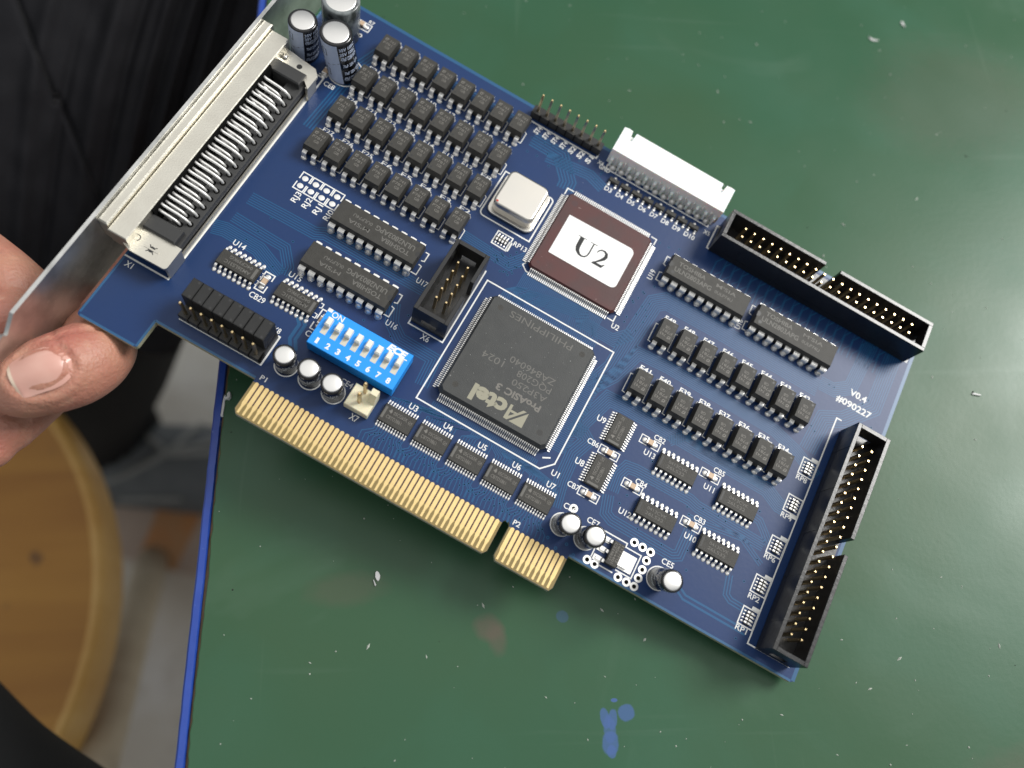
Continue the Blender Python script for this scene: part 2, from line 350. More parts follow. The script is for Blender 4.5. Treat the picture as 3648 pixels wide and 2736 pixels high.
L([(27.5, 62.5), (31.6, 62.5), (31.6, 58.6), (27.5, 58.7)], .32, True); sk.poly([(31.2, 61.3, ZS), (32.1, 61.3, ZS), (32.1, 58.7, ZS), (31.2, 58.7, ZS)], 'silk')
for y0, y1, k in ((45.9, 50.3, 1), (35.7, 40.0, -1), (24.4, 28.8, 1), (14.4, 18.6, 1), (6.4, 10.6, 1)):
    L([(119.35, y0), (123.15, y0), (123.15, y1), (119.35, y1)], .3, True); yy = y1 if k > 0 else y0 - .9
    sk.poly([(121.3, yy, ZS), (123.3, yy, ZS), (123.3, yy + .9, ZS), (121.3, yy + .9, ZS)], 'silk')
for s_, y in (('RP8', 44.3), ('RP4', 33.9), ('RP6', 22.9), ('RP2', 12.7), ('RP1', 4.9)): T(s_, 119.3, y, 1.3, 2.9)
T('RP13', 32.3, 60.9, 1.3, 3.6)
for x, y in ((81.5, 32.6), (97.7, 32.8), (82.15, 21.0), (98.2, 20.0), (73.85, 25.3), (73.95, 14.1)):
    L([(x + 2.0, y), (x, y), (x, y + 2.05), (x + 2.0, y + 2.05)]); L([(x + 3.1, y), (x + 5.0, y), (x + 5.0, y + 2.05), (x + 3.1, y + 2.05)])
T('CB2', 84.3, 35.0, 1.3, 2.9); T('CB5', 100.4, 35.3, 1.3, 2.9); T('CB4', 84.8, 23.2, 1.3, 2.9); T('CB3', 100.7, 22.5, 1.3, 2.9); T('CB6', 70.6, 26.0, 1.3, 2.9); T('CB7', 71.0, 14.6, 1.3, 2.9)
T('U13', 83.6, 30.4, 1.4, 2.9); T('U11', 99.8, 30.4, 1.4, 2.7); T('U12', 84.2, 15.0, 1.4, 3.1); T('U10', 100.3, 17.6, 1.4, 3.0); T('U9', 70.2, 32.0, 1.5, 2.2); T('U8', 70.2, 20.2, 1.5, 2.2)
for i in range(5): T('U%d' % (3 + i), 31.1 + 8.94 * i, 12.0, 1.4, 2.1)
T('U1', 66.6, 14.9, 1.4, 1.9); T('U2', 63.0, 54.8, 1.4, 2.0); T('U14', -23.1, 25.2, 1.35, 3.1); T('U15', -8.4, 25.2, 1.35, 3.2); T('U17', 17.1, 39.6, 1.45, 2.9); T('U16', 16.4, 26.6, 1.45, 2.9)
T('U19', 66.6, 71.7, 1.4, 2.9, 90); T('U18', 91.9, 71.9, 1.4, 2.9, 90)
for xx in (67.4, 92.4): L([(xx + .9, 72.6), (xx, 72.6), (xx, 75.0), (xx + .7, 75.2)]); L([(xx + .7, 77.4), (xx, 77.6), (xx, 80.1), (xx + .9, 80.1)])
for yy in (41.6, 28.9):
    L([(14.6, yy - .3), (16.3, yy - .3), (16.3, yy + 2.2), (15.5, yy + 2.4)], .3); L([(15.5, yy + 3.5), (16.3, yy + 3.7), (16.3, yy + 6.0), (15.4, yy + 6.0)], .3)
L([(-12.95, 20.9), (-12.95, 23.45), (-10.6, 23.45), (-10.6, 21.9)], .3); L([(-13.0, 20.2), (-13.0, 18.6), (-10.65, 18.6), (-10.65, 20.4)], .3); T('CB29', -13.1, 16.3, 1.4, 3.9)
L([(-13.4, 22.6), (-12.9, 22.6), (-12.9, 21.7), (-13.4, 21.6)], .24); L([(-13.4, 20.5), (-12.9, 20.4), (-12.9, 19.5), (-13.4, 19.4)], .24)
L([(1.6, 23.4), (2.3, 23.4), (2.3, 22.4), (1.7, 22.2)], .24); L([(1.6, 20.6), (2.3, 20.5), (2.3, 19.5), (1.6, 19.5)], .24)
L([(2.7, 19.6), (2.7, 22.3), (4.9, 22.3)], .3); L([(2.6, 18.7), (2.6, 16.9), (4.9, 16.9)], .3); T('CE2', 2.4, 14.9, 1.4, 3.2)
T('CE5', 98.0, 9.7, 1.35, 3.0); T('CE7', 78.7, 9.5, 1.35, 3.0); T('CE6', 72.5, 9.7, 1.35, 3.0); T('CE4', 15.0, 9.2, 1.35, 3.0); T('CE8', -29.0, 73.6, 1.35, 2.9)
T('X7', 21.0, 3.1, 1.5, 2.0); T('X6', 25.0, 27.8, 1.5, 2.1); T('X1', -39.6, 8.2, 1.4, 1.8); T('X8', -4.2, 12.0, 1.3, 1.9); T('X4', 40.0, 93.9, 1.15, 1.6); T('X5', 72.7, 91.5, 1.2, 1.8); T('P1', -.25, .9, 1.15, 1.5); T('P2', 64.2, -.1 + .7, 1.2, 1.7)
T('V0.4', 124.0, 71.6, 1.75, 4.7, bold=.02); T('#090227', 121.3, 68.3, 1.75, 9.9, bold=.02)
for cx, cy, r in ((15.1, 6.5, 2.6), (9.05, 6.65, 2.6), (3.0, 6.6, 2.6), (74.05, 6.05, 2.6), (80.15, 5.95, 2.6), (98.85, 6.2, 2.65), (-26.4, 80.0, 4.3)): sk.ring(cx, cy, ZS, r - .14, r + .14, 'silk', 40)
L([(82.9, 6.0), (82.9, 9.7), (89.3, 9.7), (89.3, 8.8), (93.3, 8.8), (93.3, 3.1), (89.3, 3.1)], .3); L([(89.0, 2.2), (85.2, 2.2)], .3); L([(83.1, 5.4), (83.1, 3.0)], .3)
L([(20.9, 49.5), (20.9, 29.7), (30.05, 29.7), (30.05, 51.3)], .34)
L([(-40.9, 10.4), (-29.75, 10.4), (-29.75, 75.2), (-32.0, 75.2)], .42)
L([(-22.5, 3.85), (-1.75, 3.85), (-1.75, 11.5), (-2.6, 11.5)], .4)
L([(19.7, 95.0), (39.2, 95.0), (39.2, 96.4)], .36); L([(42.65, 95.4), (42.65, 93.8), (73.1, 93.8), (73.1, 95.0)], .3); L([(45.4, 93.8), (45.4, 95.0)], .3)
L([(124.7, 64.0), (123.3, 64.0), (123.3, 3.4), (134.0, 3.4), (134.0, 5.5)], .34)
L([(77.0, 95.5), (75.3, 95.5), (75.3, 88.2), (134.9, 88.2), (134.9, 90.0)], .34)
for i, s_ in enumerate(('ST4', 'ST4', 'ST4', 'ST4', 'S2', 'S2', 'S1')): T(s_, 22.9 + 2.54 * i, 92.2, 1.3, 2.5, 78, .03)
T('GND', 40.9, 92.9, 1.3, 3.1, 0, .03)
for i in range(8): T('D%d' % (3 + i), 44.9 + 3.36 * i, 88.0, 1.3, 2.0 if i < 7 else 3.0)
for i in range(8):
    T('E%d' % (49 - i), 73.9 + 5.5 * i, 64.0, 1.25, 2.9, 0, .02); T('E%d' % (41 - i), 73.9 + 5.5 * i, 48.9, 1.25, 2.9, 0, .02)
for row, y in ((('27', '26', '25', '6', '5', '4', '3', '2'), 62.2), (('24', '23', '22', '9', '14', '13', '12', '8'), 73.3), (('21', '20', '19', '18', '17', '11', '10', '16'), 84.0)):
    for i, s_ in enumerate(row): T('E' + s_, -22.2 + 5.5 * i, y, 1.25, 2.9)
for y in (88.2, 77.2, 66.3, 55.2):
    for i in range(8):
        x = -23.3 + 5.5 * i; L([(x + 4.3, y - .7), (x + 5.3, y - .7), (x + 5.3, y + 2.6), (x + 4.8, y + 2.9)], .22)
for y in (57.0, 41.9):
    for i in range(8):
        x = 72.55 + 5.5 * i; L([(x + .8, y - .3), (x, y - .2), (x, y + 4.9), (x + .6, y + 5.0)], .24)
for i in range(4):
    x = -19.7 + 2.93 * i
    L([(x, 48.1), (x, 50.1), (x + 2.55, 50.1), (x + 2.55, 48.1)], .3); L([(x, 47.2), (x, 45.2), (x + 2.55, 45.2), (x + 2.55, 47.2)], .3)
    T('RJ%d' % (3 - i), -17.0 + 2.93 * i, 41.9, 1.4, 2.9, 88)
L([(-32.8, 95.8), (-28.0, 95.8), (-28.0, 93.5), (-32.8, 93.5)], .26, True); T('R7', -29.4, 96.2, 1.0, 1.5); L([(-31.4, 75.9), (-29.4, 75.9), (-29.4, 78)], .26)
link('silkscreen_print', sk.mesh('silkscreen_print'), board)
# bare solder pads
mb = MB()
for i in range(4):
    for y in (48.7, 46.45): mb.blob(-18.45 + 2.93 * i, y, .78, .72, .06, 'tin', 4 * 3, 2, .02)
link('solder_pad', mb.mesh('solder_pad'), board, kind='stuff')
# ================================================================== parts soldered to the card
def chip_body(hx, hy, z0, zt, mt, mid=None, draft=.22, ch=.0, notch=None):
    m = MB(); zm = mid or (z0 + zt) / 2
    r = lambda dx, z: [(-hx + dx, -hy + dx, z), (hx - dx, -hy + dx, z), (hx - dx, hy - dx, z), (-hx + dx, hy - dx, z)]
    m.loft([r(draft * .7, z0), r(0, zm - .06), r(0, zm + .06), r(draft, zt - .06), r(draft + .06, zt)], mt)
    return m
# ---- optocouplers
m = chip_body(2.2, 3.08, .35, 4.0, 'chip', 2.0, .26); m.disc(-1.25, -2.05, 4.004, .3, 'dimple', 10); opto_me = m.mesh('optocoupler')
m = MB(); m.strip([(-2.9, 2.05), (-3.62, 2.05), (-3.86, 1.92), (-3.96, 1.6), (-4.0, .6), (-4.1, .36), (-4.35, .26)], -.56, .56, .27, 'tin')
m.blob(0, -4.08, .80, .66, .5, 'solder', 12, 4, .02); lead_me = m.mesh('lead')
m = MB()
m.text('743', -.1, 1.0, .72, 'chip_mark', 1.55, 0, 4.006); m.text('P781', -1.35, -.05, .72, 'chip_mark', 2.4, 0, 4.006); m.text('GB', -.35, -1.15, .72, 'chip_mark', 1.25, 0, 4.006)
m.line([(-1.25, 1.15), (-1.25, 1.75), (-.55, 1.85)], .22, 4.006, 'chip_mark'); m.line([(-1.0, 1.1), (-.6, 1.6)], .18, 4.006, 'chip_mark'); mark_me = m.mesh('marking')
def opto(x, y, turned):
    o = link('optocoupler', opto_me, card, (x, y, 0), PI if turned else 0.0)
    for sx in (-1.27, 1.27):
        link('lead', lead_me, o, (sx, 0, 0)); link('lead', lead_me, o, (sx, 0, 0), PI)
    link('marking', mark_me, o)
for y in (90.4, 79.32, 68.45, 57.45):
    for i in range(8): opto(-20.48 + 5.5 * i, y, False)
for y in (59.5, 44.45):
    for i in range(8): opto(75.25 + 5.5 * i, y, True)
# ---- driver chips in DIP-18
m = chip_body(11.3, 3.22, .5, 4.0, 'chip', 2.15, .3)
m.prism([(-11.12, -.75)] + arc(-10.9, 0, .75, -90, 90, 6) + [(-11.12, .75)], 3.99, 4.006, 'dimple'); m.poly([(-11.3, -.7, 2.2), (-11.305, -.7, 2.2), (-11.03, -.7, 4.0), (-11.03, .7, 4.0), (-11.305, .7, 2.2)], 'dimple')
m.disc(-9.6, -1.9, 4.006, .5, 'dimple', 14); dip_me = m.mesh('driver_chip')
m = MB(); m.strip([(-3.1, 2.35), (-3.8, 2.35), (-4.08, 2.2), (-4.18, 1.85), (-4.15, .8)], -.8, .8, .27, 'tin'); m.strip([(-3.95, .95), (-3.95, -.3)], -.3, .3, .27, 'tin')
m.rings([(.92, .02), (.86, .2), (.66, .55), (.42, 1.05)], 'solder', 14, 0, -4.05); dlead_me = m.mesh('lead')
m = MB(); m.text('TOSHIBA', -9.0, .55, 1.15, 'chip_mark2', 7.6, 0, 4.007, .02); m.text('ULN2803APG', -9.5, -1.35, 1.3, 'chip_mark2', 10.4, 0, 4.007, .02)
m.text('0ULP74U', 1.9, -1.15, .85, 'chip_mark2', 5.0, 0, 4.007, .01); m.text("M'SIA", 1.7, .6, 1.0, 'chip_mark2', 5.6, 0, 4.007, .01); dmark_me = m.mesh('marking')
for x, y, t in ((3.98, 44.32, 1), (4.06, 31.4, 1), (79.4, 76.35, 0), (104.4, 76.4, 0)):
    o = link('driver_chip', dip_me, card, (x, y, 0), PI if t else 0)
    far = MB()
    for i in range(9):
        link('lead', dlead_me, o, (-10.16 + 2.54 * i, 0, 0), PI if t else 0)
        s_ = -1 if t else 1; xx = -10.16 + 2.54 * i
        far.box(xx - .76, xx + .76, min(3.15 * s_, 3.95 * s_), max(3.15 * s_, 3.95 * s_), 2.18, 2.43, 'tin'); far.box(xx - .4, xx + .4, min(3.8 * s_, 4.05 * s_), max(3.8 * s_, 4.05 * s_), 0, 2.3, 'tin')
    link('far_leads', far.mesh('far_leads'), o, kind='stuff'); link('marking', dmark_me, o)
# ---- small outline logic chips
m = chip_body(4.95, 1.98, .2, 1.65, 'chip', .95, .16); so_me = m.mesh('logic_chip')
m = MB(); m.strip([(-1.9, 1.0), (-2.4, 1.0), (-2.6, .85), (-2.75, .34), (-2.95, .24), (-3.25, .18)], -.27, .27, .2, 'tin')
m.blob(0, -3.1, .5, .66, .26, 'solder', 10, 3, .02); slead_me = m.mesh('lead')
fm_ = MB()
for i in range(8):
    xx = -4.445 + 1.27 * i; fm_.strip([(1.9, 1.0), (2.4, 1.0), (2.6, .85), (2.75, .34), (2.95, .24), (3.25, .18)], xx - .27, xx + .27, .2, 'tin'); fm_.blob(xx, 3.1, .5, .66, .26, 'solder', 10, 3, .02)
so_far = fm_.mesh('far_leads')
m = MB(); m.poly([(-4.55, -1.35, 1.656), (-3.85, -1.35, 1.656), (-3.85, 1.35, 1.656), (-4.55, 1.35, 1.656)], 'chip_mark2')
m.text('AM26LS31C', -3.4, .2, .85, 'chip_mark2', 6.6, 0, 1.657, .02); m.text('04CF39KG', -3.2, -1.15, .8, 'chip_mark2', 5.8, 0, 1.657, .02); so_mark = m.mesh('marking')
m = MB(); m.poly([(-4.45, -1.2, 1.656), (-4.05, -1.2, 1.656), (-4.05, 1.2, 1.656), (-4.45, 1.2, 1.656)], 'dimple')
m.text('0413CVK', -2.6, .25, .75, 'chip_mark2', 5.0, 0, 1.657); m.text('26LS32', -2.6, -.95, .8, 'chip_mark2', 4.6, 0, 1.657); so_mark2 = m.mesh('marking')
for x, y, t in ((-18.45, 20.97, 1), (-3.45, 20.95, 1), (92.15, 30.65, 0), (108.5, 30.55, 0), (92.15, 18.4, 0), (108.5, 18.4, 0)):
    o = link('logic_chip', so_me, card, (x, y, 0), PI if t else 0)
    for i in range(8): link('lead', slead_me, o, (-4.445 + 1.27 * i, 0, 0), PI if t else 0)
    link('far_leads', so_far, o, (0, 0, 0), PI if t else 0, 'stuff'); link('marking', so_mark if t else so_mark2, o)
# ---- bus switch chips (fine pitch)
m = chip_body(3.92, 2.22, .12, 1.1, 'chip', .6, .12); ts_me = m.mesh('bus_switch_chip')
m = MB()
for s_ in (-1, 1):
    for i in range(12):
        xx = -3.575 + .65 * i; m.strip([(2.1 * s_, .6), (2.45 * s_, .6), (2.6 * s_, .45), (2.72 * s_, .16), (3.2 * s_, .12)], xx - .14, xx + .14, .14, 'tin'); m.blob(xx, 3.05 * s_, .23, .42, .14, 'solder', 8, 2, .02)
ts_leads = m.mesh('leads')
m = MB(); m.poly([(-3.6, -1.35, 1.106), (-3.05, -1.35, 1.106), (-3.05, 1.45, 1.106), (-3.6, 1.45, 1.106)], 'chip_mark2')
m.poly([(-2.6, .75, 1.106), (-2.2, .55, 1.106), (-1.85, .35, 1.106), (-1.7, .75, 1.106), (-1.85, 1.25, 1.106), (-2.15, 1.4, 1.106), (-2.2, 1.05, 1.106)], 'chip_mark')
m.text('05CG65K', -1.3, .4, .82, 'chip_mark', 3.5, 0, 1.107); m.text('G4', 2.5, .35, .6, 'chip_mark', .9, 0, 1.107); m.line([(2.5, .18), (3.4, .18)], .08, 1.107, 'chip_mark'); m.text('CBTD3861', -2.5, -.95, .82, 'chip_mark', 3.8, 0, 1.107); ts_mark = m.mesh('marking')
for x, y, r in [(30.45 + 8.94 * i, 8.17, 0) for i in range(5)] + [(76.1, 32.1, PI / 2), (76.1, 20.85, PI / 2)]:
    o = link('bus_switch_chip', ts_me, card, (x, y, 0), r); link('leads', ts_leads, o, kind='stuff'); link('marking', ts_mark, o)
# ---- quad flat packs
def qfp_leads(o, n, pitch, hb, hf, zm):
    for k in range(4):
        m = MB()
        for i in range(n):
            xx = (i - (n - 1) / 2) * pitch; m.strip([(-hb + .05, zm), (-hb - .28, zm), (-hb - .5, zm - .25), (-hb - .72, .24), (-hb - .95, .16), (-hf, .13)], xx - .13, xx + .13, .15, 'tin')
        link('lead_row', m.mesh('lead_row'), o, (0, 0, 0), k * PI / 2, 'stuff')
def octo(h, c): return [(-h + c, -h), (h - c, -h), (h, -h + c), (h, h - c), (h - c, h), (-h + c, h), (-h, h - c), (-h, -h + c)]
def qbody(hb, ht, z0, zt, mt, c0=.9):
    m = MB(); zm = (z0 + zt) / 2
    m.loft([[(x, y, z) for x, y in octo(h, c)] for h, c, z in ((ht + .1, c0, z0), (hb, c0, zm - .08), (hb, c0, zm + .08), (ht + .08, c0 * .9, zt - .08), (ht, c0 * .9, zt))], mt); return m
m = qbody(14.0, 13.35, .35, 3.4, 'chip_qfp')
for x, y in ((-10.9, 11.1), (11.15, 11.0), (11.05, -10.95), (-10.95, -10.85)):
    m.ring(x, y, 3.404, .62, .72, 'chip', 20); m.disc(x, y, 3.405, .62, 'dimple' if x > 0 and y < 0 else 'chip', 20)
ga = link('gate_array_chip', m.mesh('gate_array_chip'), card, (48.65, 32.15, 0), label='large grey square chip inside a white printed outline')
qfp_leads(ga, 52, .5, 14.0, 15.35, 1.9)
m = MB(); Z3 = 3.408
def u1(st, x, y, h, w, b=.0, sh=0.0, mt='chip_mark2'): m.text(st, x - 48.65, y - 32.15, h, mt, w, 180, Z3, b, sh)
u1('PHILIPPINES', 57.0, 44.05, 1.65, 16.6); u1('A3P250', 57.5, 29.45, 1.6, 8.9); u1('PQG208', 57.5, 31.9, 1.65, 8.8); u1('ZA846040', 57.45, 34.15, 1.65, 11.8); u1('1024', 44.95, 32.0, 1.7, 5.5)
u1('ProASIC', 57.3, 26.75, 1.6, 9.1, .035, 0, 'chip_mark'); u1('3', 47.2, 26.7, 1.6, 1.3, .035, 0, 'chip_mark')
def u1p(pts): m.poly([(x - 48.65, y - 32.15, Z3) for x, y in pts], 'chip_logo')
u1p([(55.55, 23.8), (55.6, 19.95), (52.25, 19.95)]); u1p([(54.95, 23.85), (51.65, 20.0), (50.75, 20.05), (50.9, 23.75), (51.55, 23.75), (51.55, 22.6), (53.2, 22.6), (54.1, 23.85)])
m.poly([(x - 48.65, y - 32.15, Z3 + .002) for x, y in ((51.6, 22.05), (52.7, 22.05), (51.6, 20.95))], 'chip_qfp')
m.text('ctel', 50.4 - 48.65, 23.75 - 32.15, 3.75, 'chip_logo', 8.9, 180, Z3, .05)
link('marking', m.mesh('marking'), ga)
mat('chip_red_dark', (0.058, 0.020, 0.022), .45)
m = qbody(12.0, 11.6, .2, 1.6, 'chip_red', .7)
m.disc(-9.6, 9.5, 1.604, .85, 'chip_red_dark', 18); m.disc(-10.2, -9.9, 1.604, .4, 'chip_red_dark', 14)
lc = link('labelled_chip', m.mesh('labelled_chip'), card, (49.95, 69.5, 0), label='dark red square chip with a white paper label')
qfp_leads(lc, 44, .5, 12.0, 13.7, .95)
m = MB(); sp = [(40.7, 63.35), (57.9, 63.35)] + arc(58.0, 64.75, 1.35, -70, 0, 4) + arc(57.9, 74.3, 1.5, 5, 85, 5) + [(40.7, 75.4)]
m.prism([(x - 49.95, y - 69.5) for x, y in sp], 1.602, 1.70, 'paper'); pl_ = link('paper_label', m.mesh('paper_label'), lc)
m = MB(); zz = 1.706
def vs(pts, ws):
    P = [Vector(p) for p in pts]; a = []; b = []
    for i in range(len(P)):
        d = (P[min(i + 1, len(P) - 1)] - P[max(i - 1, 0)]).normalized(); nn = Vector((-d.y, d.x)) * ws[i] / 2; a.append(P[i] + nn); b.append(P[i] - nn)
    A = m.add([(p.x - 49.95, p.y - 69.5, zz) for p in a]); B = m.add([(p.x - 49.95, p.y - 69.5, zz) for p in b])
    for i in range(len(P) - 1): m.face((B[i], B[i + 1], A[i + 1], A[i]), 'ink')
vs([(46.35, 71.6), (46.35, 69.6), (46.4, 68.6), (46.75, 67.7), (47.5, 67.0), (48.3, 66.85), (49.0, 67.1), (49.45, 67.7), (49.6, 68.6), (49.62, 71.6)], [1.12, 1.12, 1.1, .95, .66, .45, .4, .36, .34, .34])
m.poly([(x - 49.95, y - 69.5, zz + .001) for x, y in ((45.2, 71.5), (47.5, 71.5), (47.5, 71.68), (45.2, 71.68))], 'ink'); m.poly([(x - 49.95, y - 69.5, zz + .001) for x, y in ((48.7, 71.5), (50.6, 71.5), (50.6, 71.68), (48.7, 71.68))], 'ink')
vs([(51.25, 69.9), (51.5, 70.65), (52.1, 71.15), (52.9, 71.2), (53.55, 70.75), (53.75, 70.0), (53.5, 69.2), (52.9, 68.4), (52.1, 67.5), (51.3, 66.8)], [.2, .32, .42, .55, .8, .92, .85, .6, .38, .28])
m.poly([(x - 49.95, y - 69.5, zz + .001) for x, y in ((51.15, 66.6), (53.9, 66.6), (54.45, 67.85), (54.2, 67.85), (53.7, 67.35), (51.6, 67.35))], 'ink')
link('marking', m.mesh('marking'), lc)
# ---- crystal oscillator
m = MB(); m.rbox(22.0, 34.65, 65.2, 77.9, .25, 1.05, 1.9, 'can', .2); m.rbox(22.9, 33.8, 66.1, 76.9, 1.0, 4.8, 1.7, 'can', .55)
m.blob(23.9, 66.9, .35, .3, .01, 'red_mark', 8, 2, 4.81); link('crystal_oscillator', m.mesh('crystal_oscillator'), card, label='square silver metal can beside the red chip')
# ---- resistor networks, capacitors, diodes
m = MB(); m.box(-.72, .72, -1.62, 1.62, .05, .5, 'chip')
for i in range(4):
    for s_ in (-1, 1):
        yy = -1.2 + .8 * i; m.box(.45 * s_ - .3, .45 * s_ + .3, yy - .2, yy + .2, .02, .54, 'tin'); m.blob(1.2 * s_, yy, .38, .24, .1, 'solder', 8, 2, .02)
m.text('472', -.28, -.5, .5, 'chip_mark', 1.0, 90, .51); rn_me = m.mesh('resistor_network')
for x, y, r in ((121.25, 48.0, 0), (121.25, 37.85, 0), (121.25, 26.6, 0), (121.25, 16.5, 0), (121.25, 8.5, 0), (29.4, 60.6, PI / 2)): link('resistor_network', rn_me, card, (x, y, 0), r)
m = MB(); m.box(-.62, .62, -.63, .63, .05, .85, 'ceramic', .06); m.box(-1.02, -.62, -.66, .66, .03, .88, 'tin', .06); m.box(.62, 1.02, -.66, .66, .03, .88, 'tin', .06)
m.blob(-1.4, 0, .72, .72, .3, 'solder', 10, 3, .02); m.blob(1.4, 0, .72, .72, .3, 'solder', 10, 3, .02); cc_me = m.mesh('ceramic_capacitor')
for x, y, r in ((84.0, 33.62, 0), (100.2, 33.82, 0), (84.65, 22.02, 0), (100.7, 21.02, 0), (76.35, 26.32, 0), (76.45, 15.12, 0), (-11.8, 21.0, PI / 2), (4.0, 19.6, PI / 2), (-30.4, 94.65, 0), (-30.2, 77.0, PI / 2)): link('ceramic_capacitor', cc_me, card, (x, y, 0), r)
m = chip_body(1.45, .68, .1, 1.05, 'chip', .55, .12)
for x, s_ in ((-.96, -1), (.96, -1), (0, 1)):
    m.strip([(.6 * s_, .5), (.85 * s_, .5), (1.0 * s_, .12), (1.3 * s_, .1)], x - .22, x + .22, .12, 'tin'); m.blob(x, 1.3 * s_, .42, .5, .28, 'solder', 9, 3, .02)
di_me = m.mesh('diode')
for i in range(8): link('diode', di_me, card, (46.2 + 3.365 * i, 91.2, 0))
# ---- voltage regulator
m = MB(); m.loft([[(x, y, z) for x, y in ((86.05 + d, 2.95 + d), (88.95 - d, 2.95 + d), (88.95 - d, 8.7 - d), (86.05 + d, 8.7 - d))] for d, z in ((.1, .2), (0, .9), (.15, 1.75))], 'chip')
vr = link('voltage_regulator', m.mesh('voltage_regulator'), card)
m = MB(); m.text('1117M3', 88.05, 8.2, .68, 'chip_mark', 4.0, -90, 1.757); m.text('19064401', 87.2, 8.25, .62, 'chip_mark', 4.7, -90, 1.757); m.text('C234832', 86.4, 8.2, .62, 'chip_mark', 4.3, -90, 1.757); link('marking', m.mesh('marking'), vr)
m = MB(); m.box(88.6, 91.2, 4.1, 7.6, .2, .75, 'tin', .05); m.box(89.3, 92.75, 3.65, 7.8, .02, .2, 'solder', .05); m.rbox(89.6, 91.6, 4.9, 6.9, .7, .8, .9, 'tin', .05); link('tab', m.mesh('tab'), vr)
m = MB(); m.strip([(-.9 + 1.0, .75), (-.5 + .1, .75), (-.8, .3), (-1.9, .2)], -.38, .38, .25, 'tin'); m.box(-.7, .7, -2.6, -.5, .02, .14, 'solder', .05); m.rbox(-.35, .35, -2.0, -1.1, .13, .36, .1, 'tin', .05); rl = m.mesh('lead')
for y in (8.15, 5.72, 3.4): link('lead', rl, vr, (86.0, y, 0), -PI / 2)
# ---- switch block
m = MB(); m.box(4.95, 26.6, 12.15, 21.6, .7, 5.5, 'dip_blue', .1); m.box(5.4, 26.1, 12.7, 21.0, 0.05, .8, 'black')
sw = link('dip_switch', m.mesh('dip_switch'), card, label='bright blue eight way switch block with white sliders')
m = MB(); m.prism([(-.68, -2.0), (.68, -2.0), (.68, 2.0), (-.68, 2.0)], -.05, .012, 'slot'); m.prism([(-.64, -.15), (.64, -.15), (.64, 1.95), (-.64, 1.95)], 0, 1.45, 'slider', ch=.28)
slm = m.mesh('slider')
for i in range(8): link('slider', slm, sw, (6.88 + 2.54 * i, 17.45, 5.5))
m = MB()
for i in range(8): m.text(str(i + 1), 6.45 + 2.54 * i, 12.95, 1.3, 'silk', .95 if i else .65, 0, 5.51, .045)
m.text('ON', 6.3, 20.0, 1.4, 'silk', 2.9, 0, 5.51, .012); m.text('ECE', 20.6, 19.9, 1.45, 'silk', 4.8, 0, 5.51, .06, .2); m.line([(24.4, 19.7), (25.9, 19.7)], .25, 5.512, 'silk'); m.poly([(4.97, 20.75, 5.51), (6.1, 20.75, 5.51), (6.1, 21.58, 5.51), (4.97, 21.58, 5.51)], 'silk')
link('marking', m.mesh('marking'), sw)
# ---- electrolytic capacitors
def cyl_text(m, st, cx, cy, r, lean, z0, h, ang, arcmm, mt, bold=.02, vert=False):
    def fn(p):
        u, v = p[0], p[1]
        if vert: a = ang + (u / r); z = z0 + v
        else: a = ang + u / r; z = z0 + v
        return (cx + lean[0] * z + (r + .02) * math.cos(a), cy + lean[1] * z + (r + .02) * math.sin(a), z)
    m.text(st, 0, 0, h, mt, arcmm, 90 if vert else 0, 0, bold, 0, fn)
def patch(m, cx, cy, r, lean, a0, a1, z0, z1, mt, n=10, dr=.012):
    A = []; 
    for i in range(n + 1):
        a = a0 + (a1 - a0) * i / n; A.append(a)
    lo = m.add([(cx + lean[0] * z0 + (r + dr) * math.cos(a), cy + lean[1] * z0 + (r + dr) * math.sin(a), z0) for a in A]); hi = m.add([(cx + lean[0] * z1 + (r + dr) * math.cos(a), cy + lean[1] * z1 + (r + dr) * math.sin(a), z1) for a in A])
    for i in range(n): m.face((lo[i], lo[i + 1], hi[i + 1], hi[i]), mt, True)
D_ = math.radians
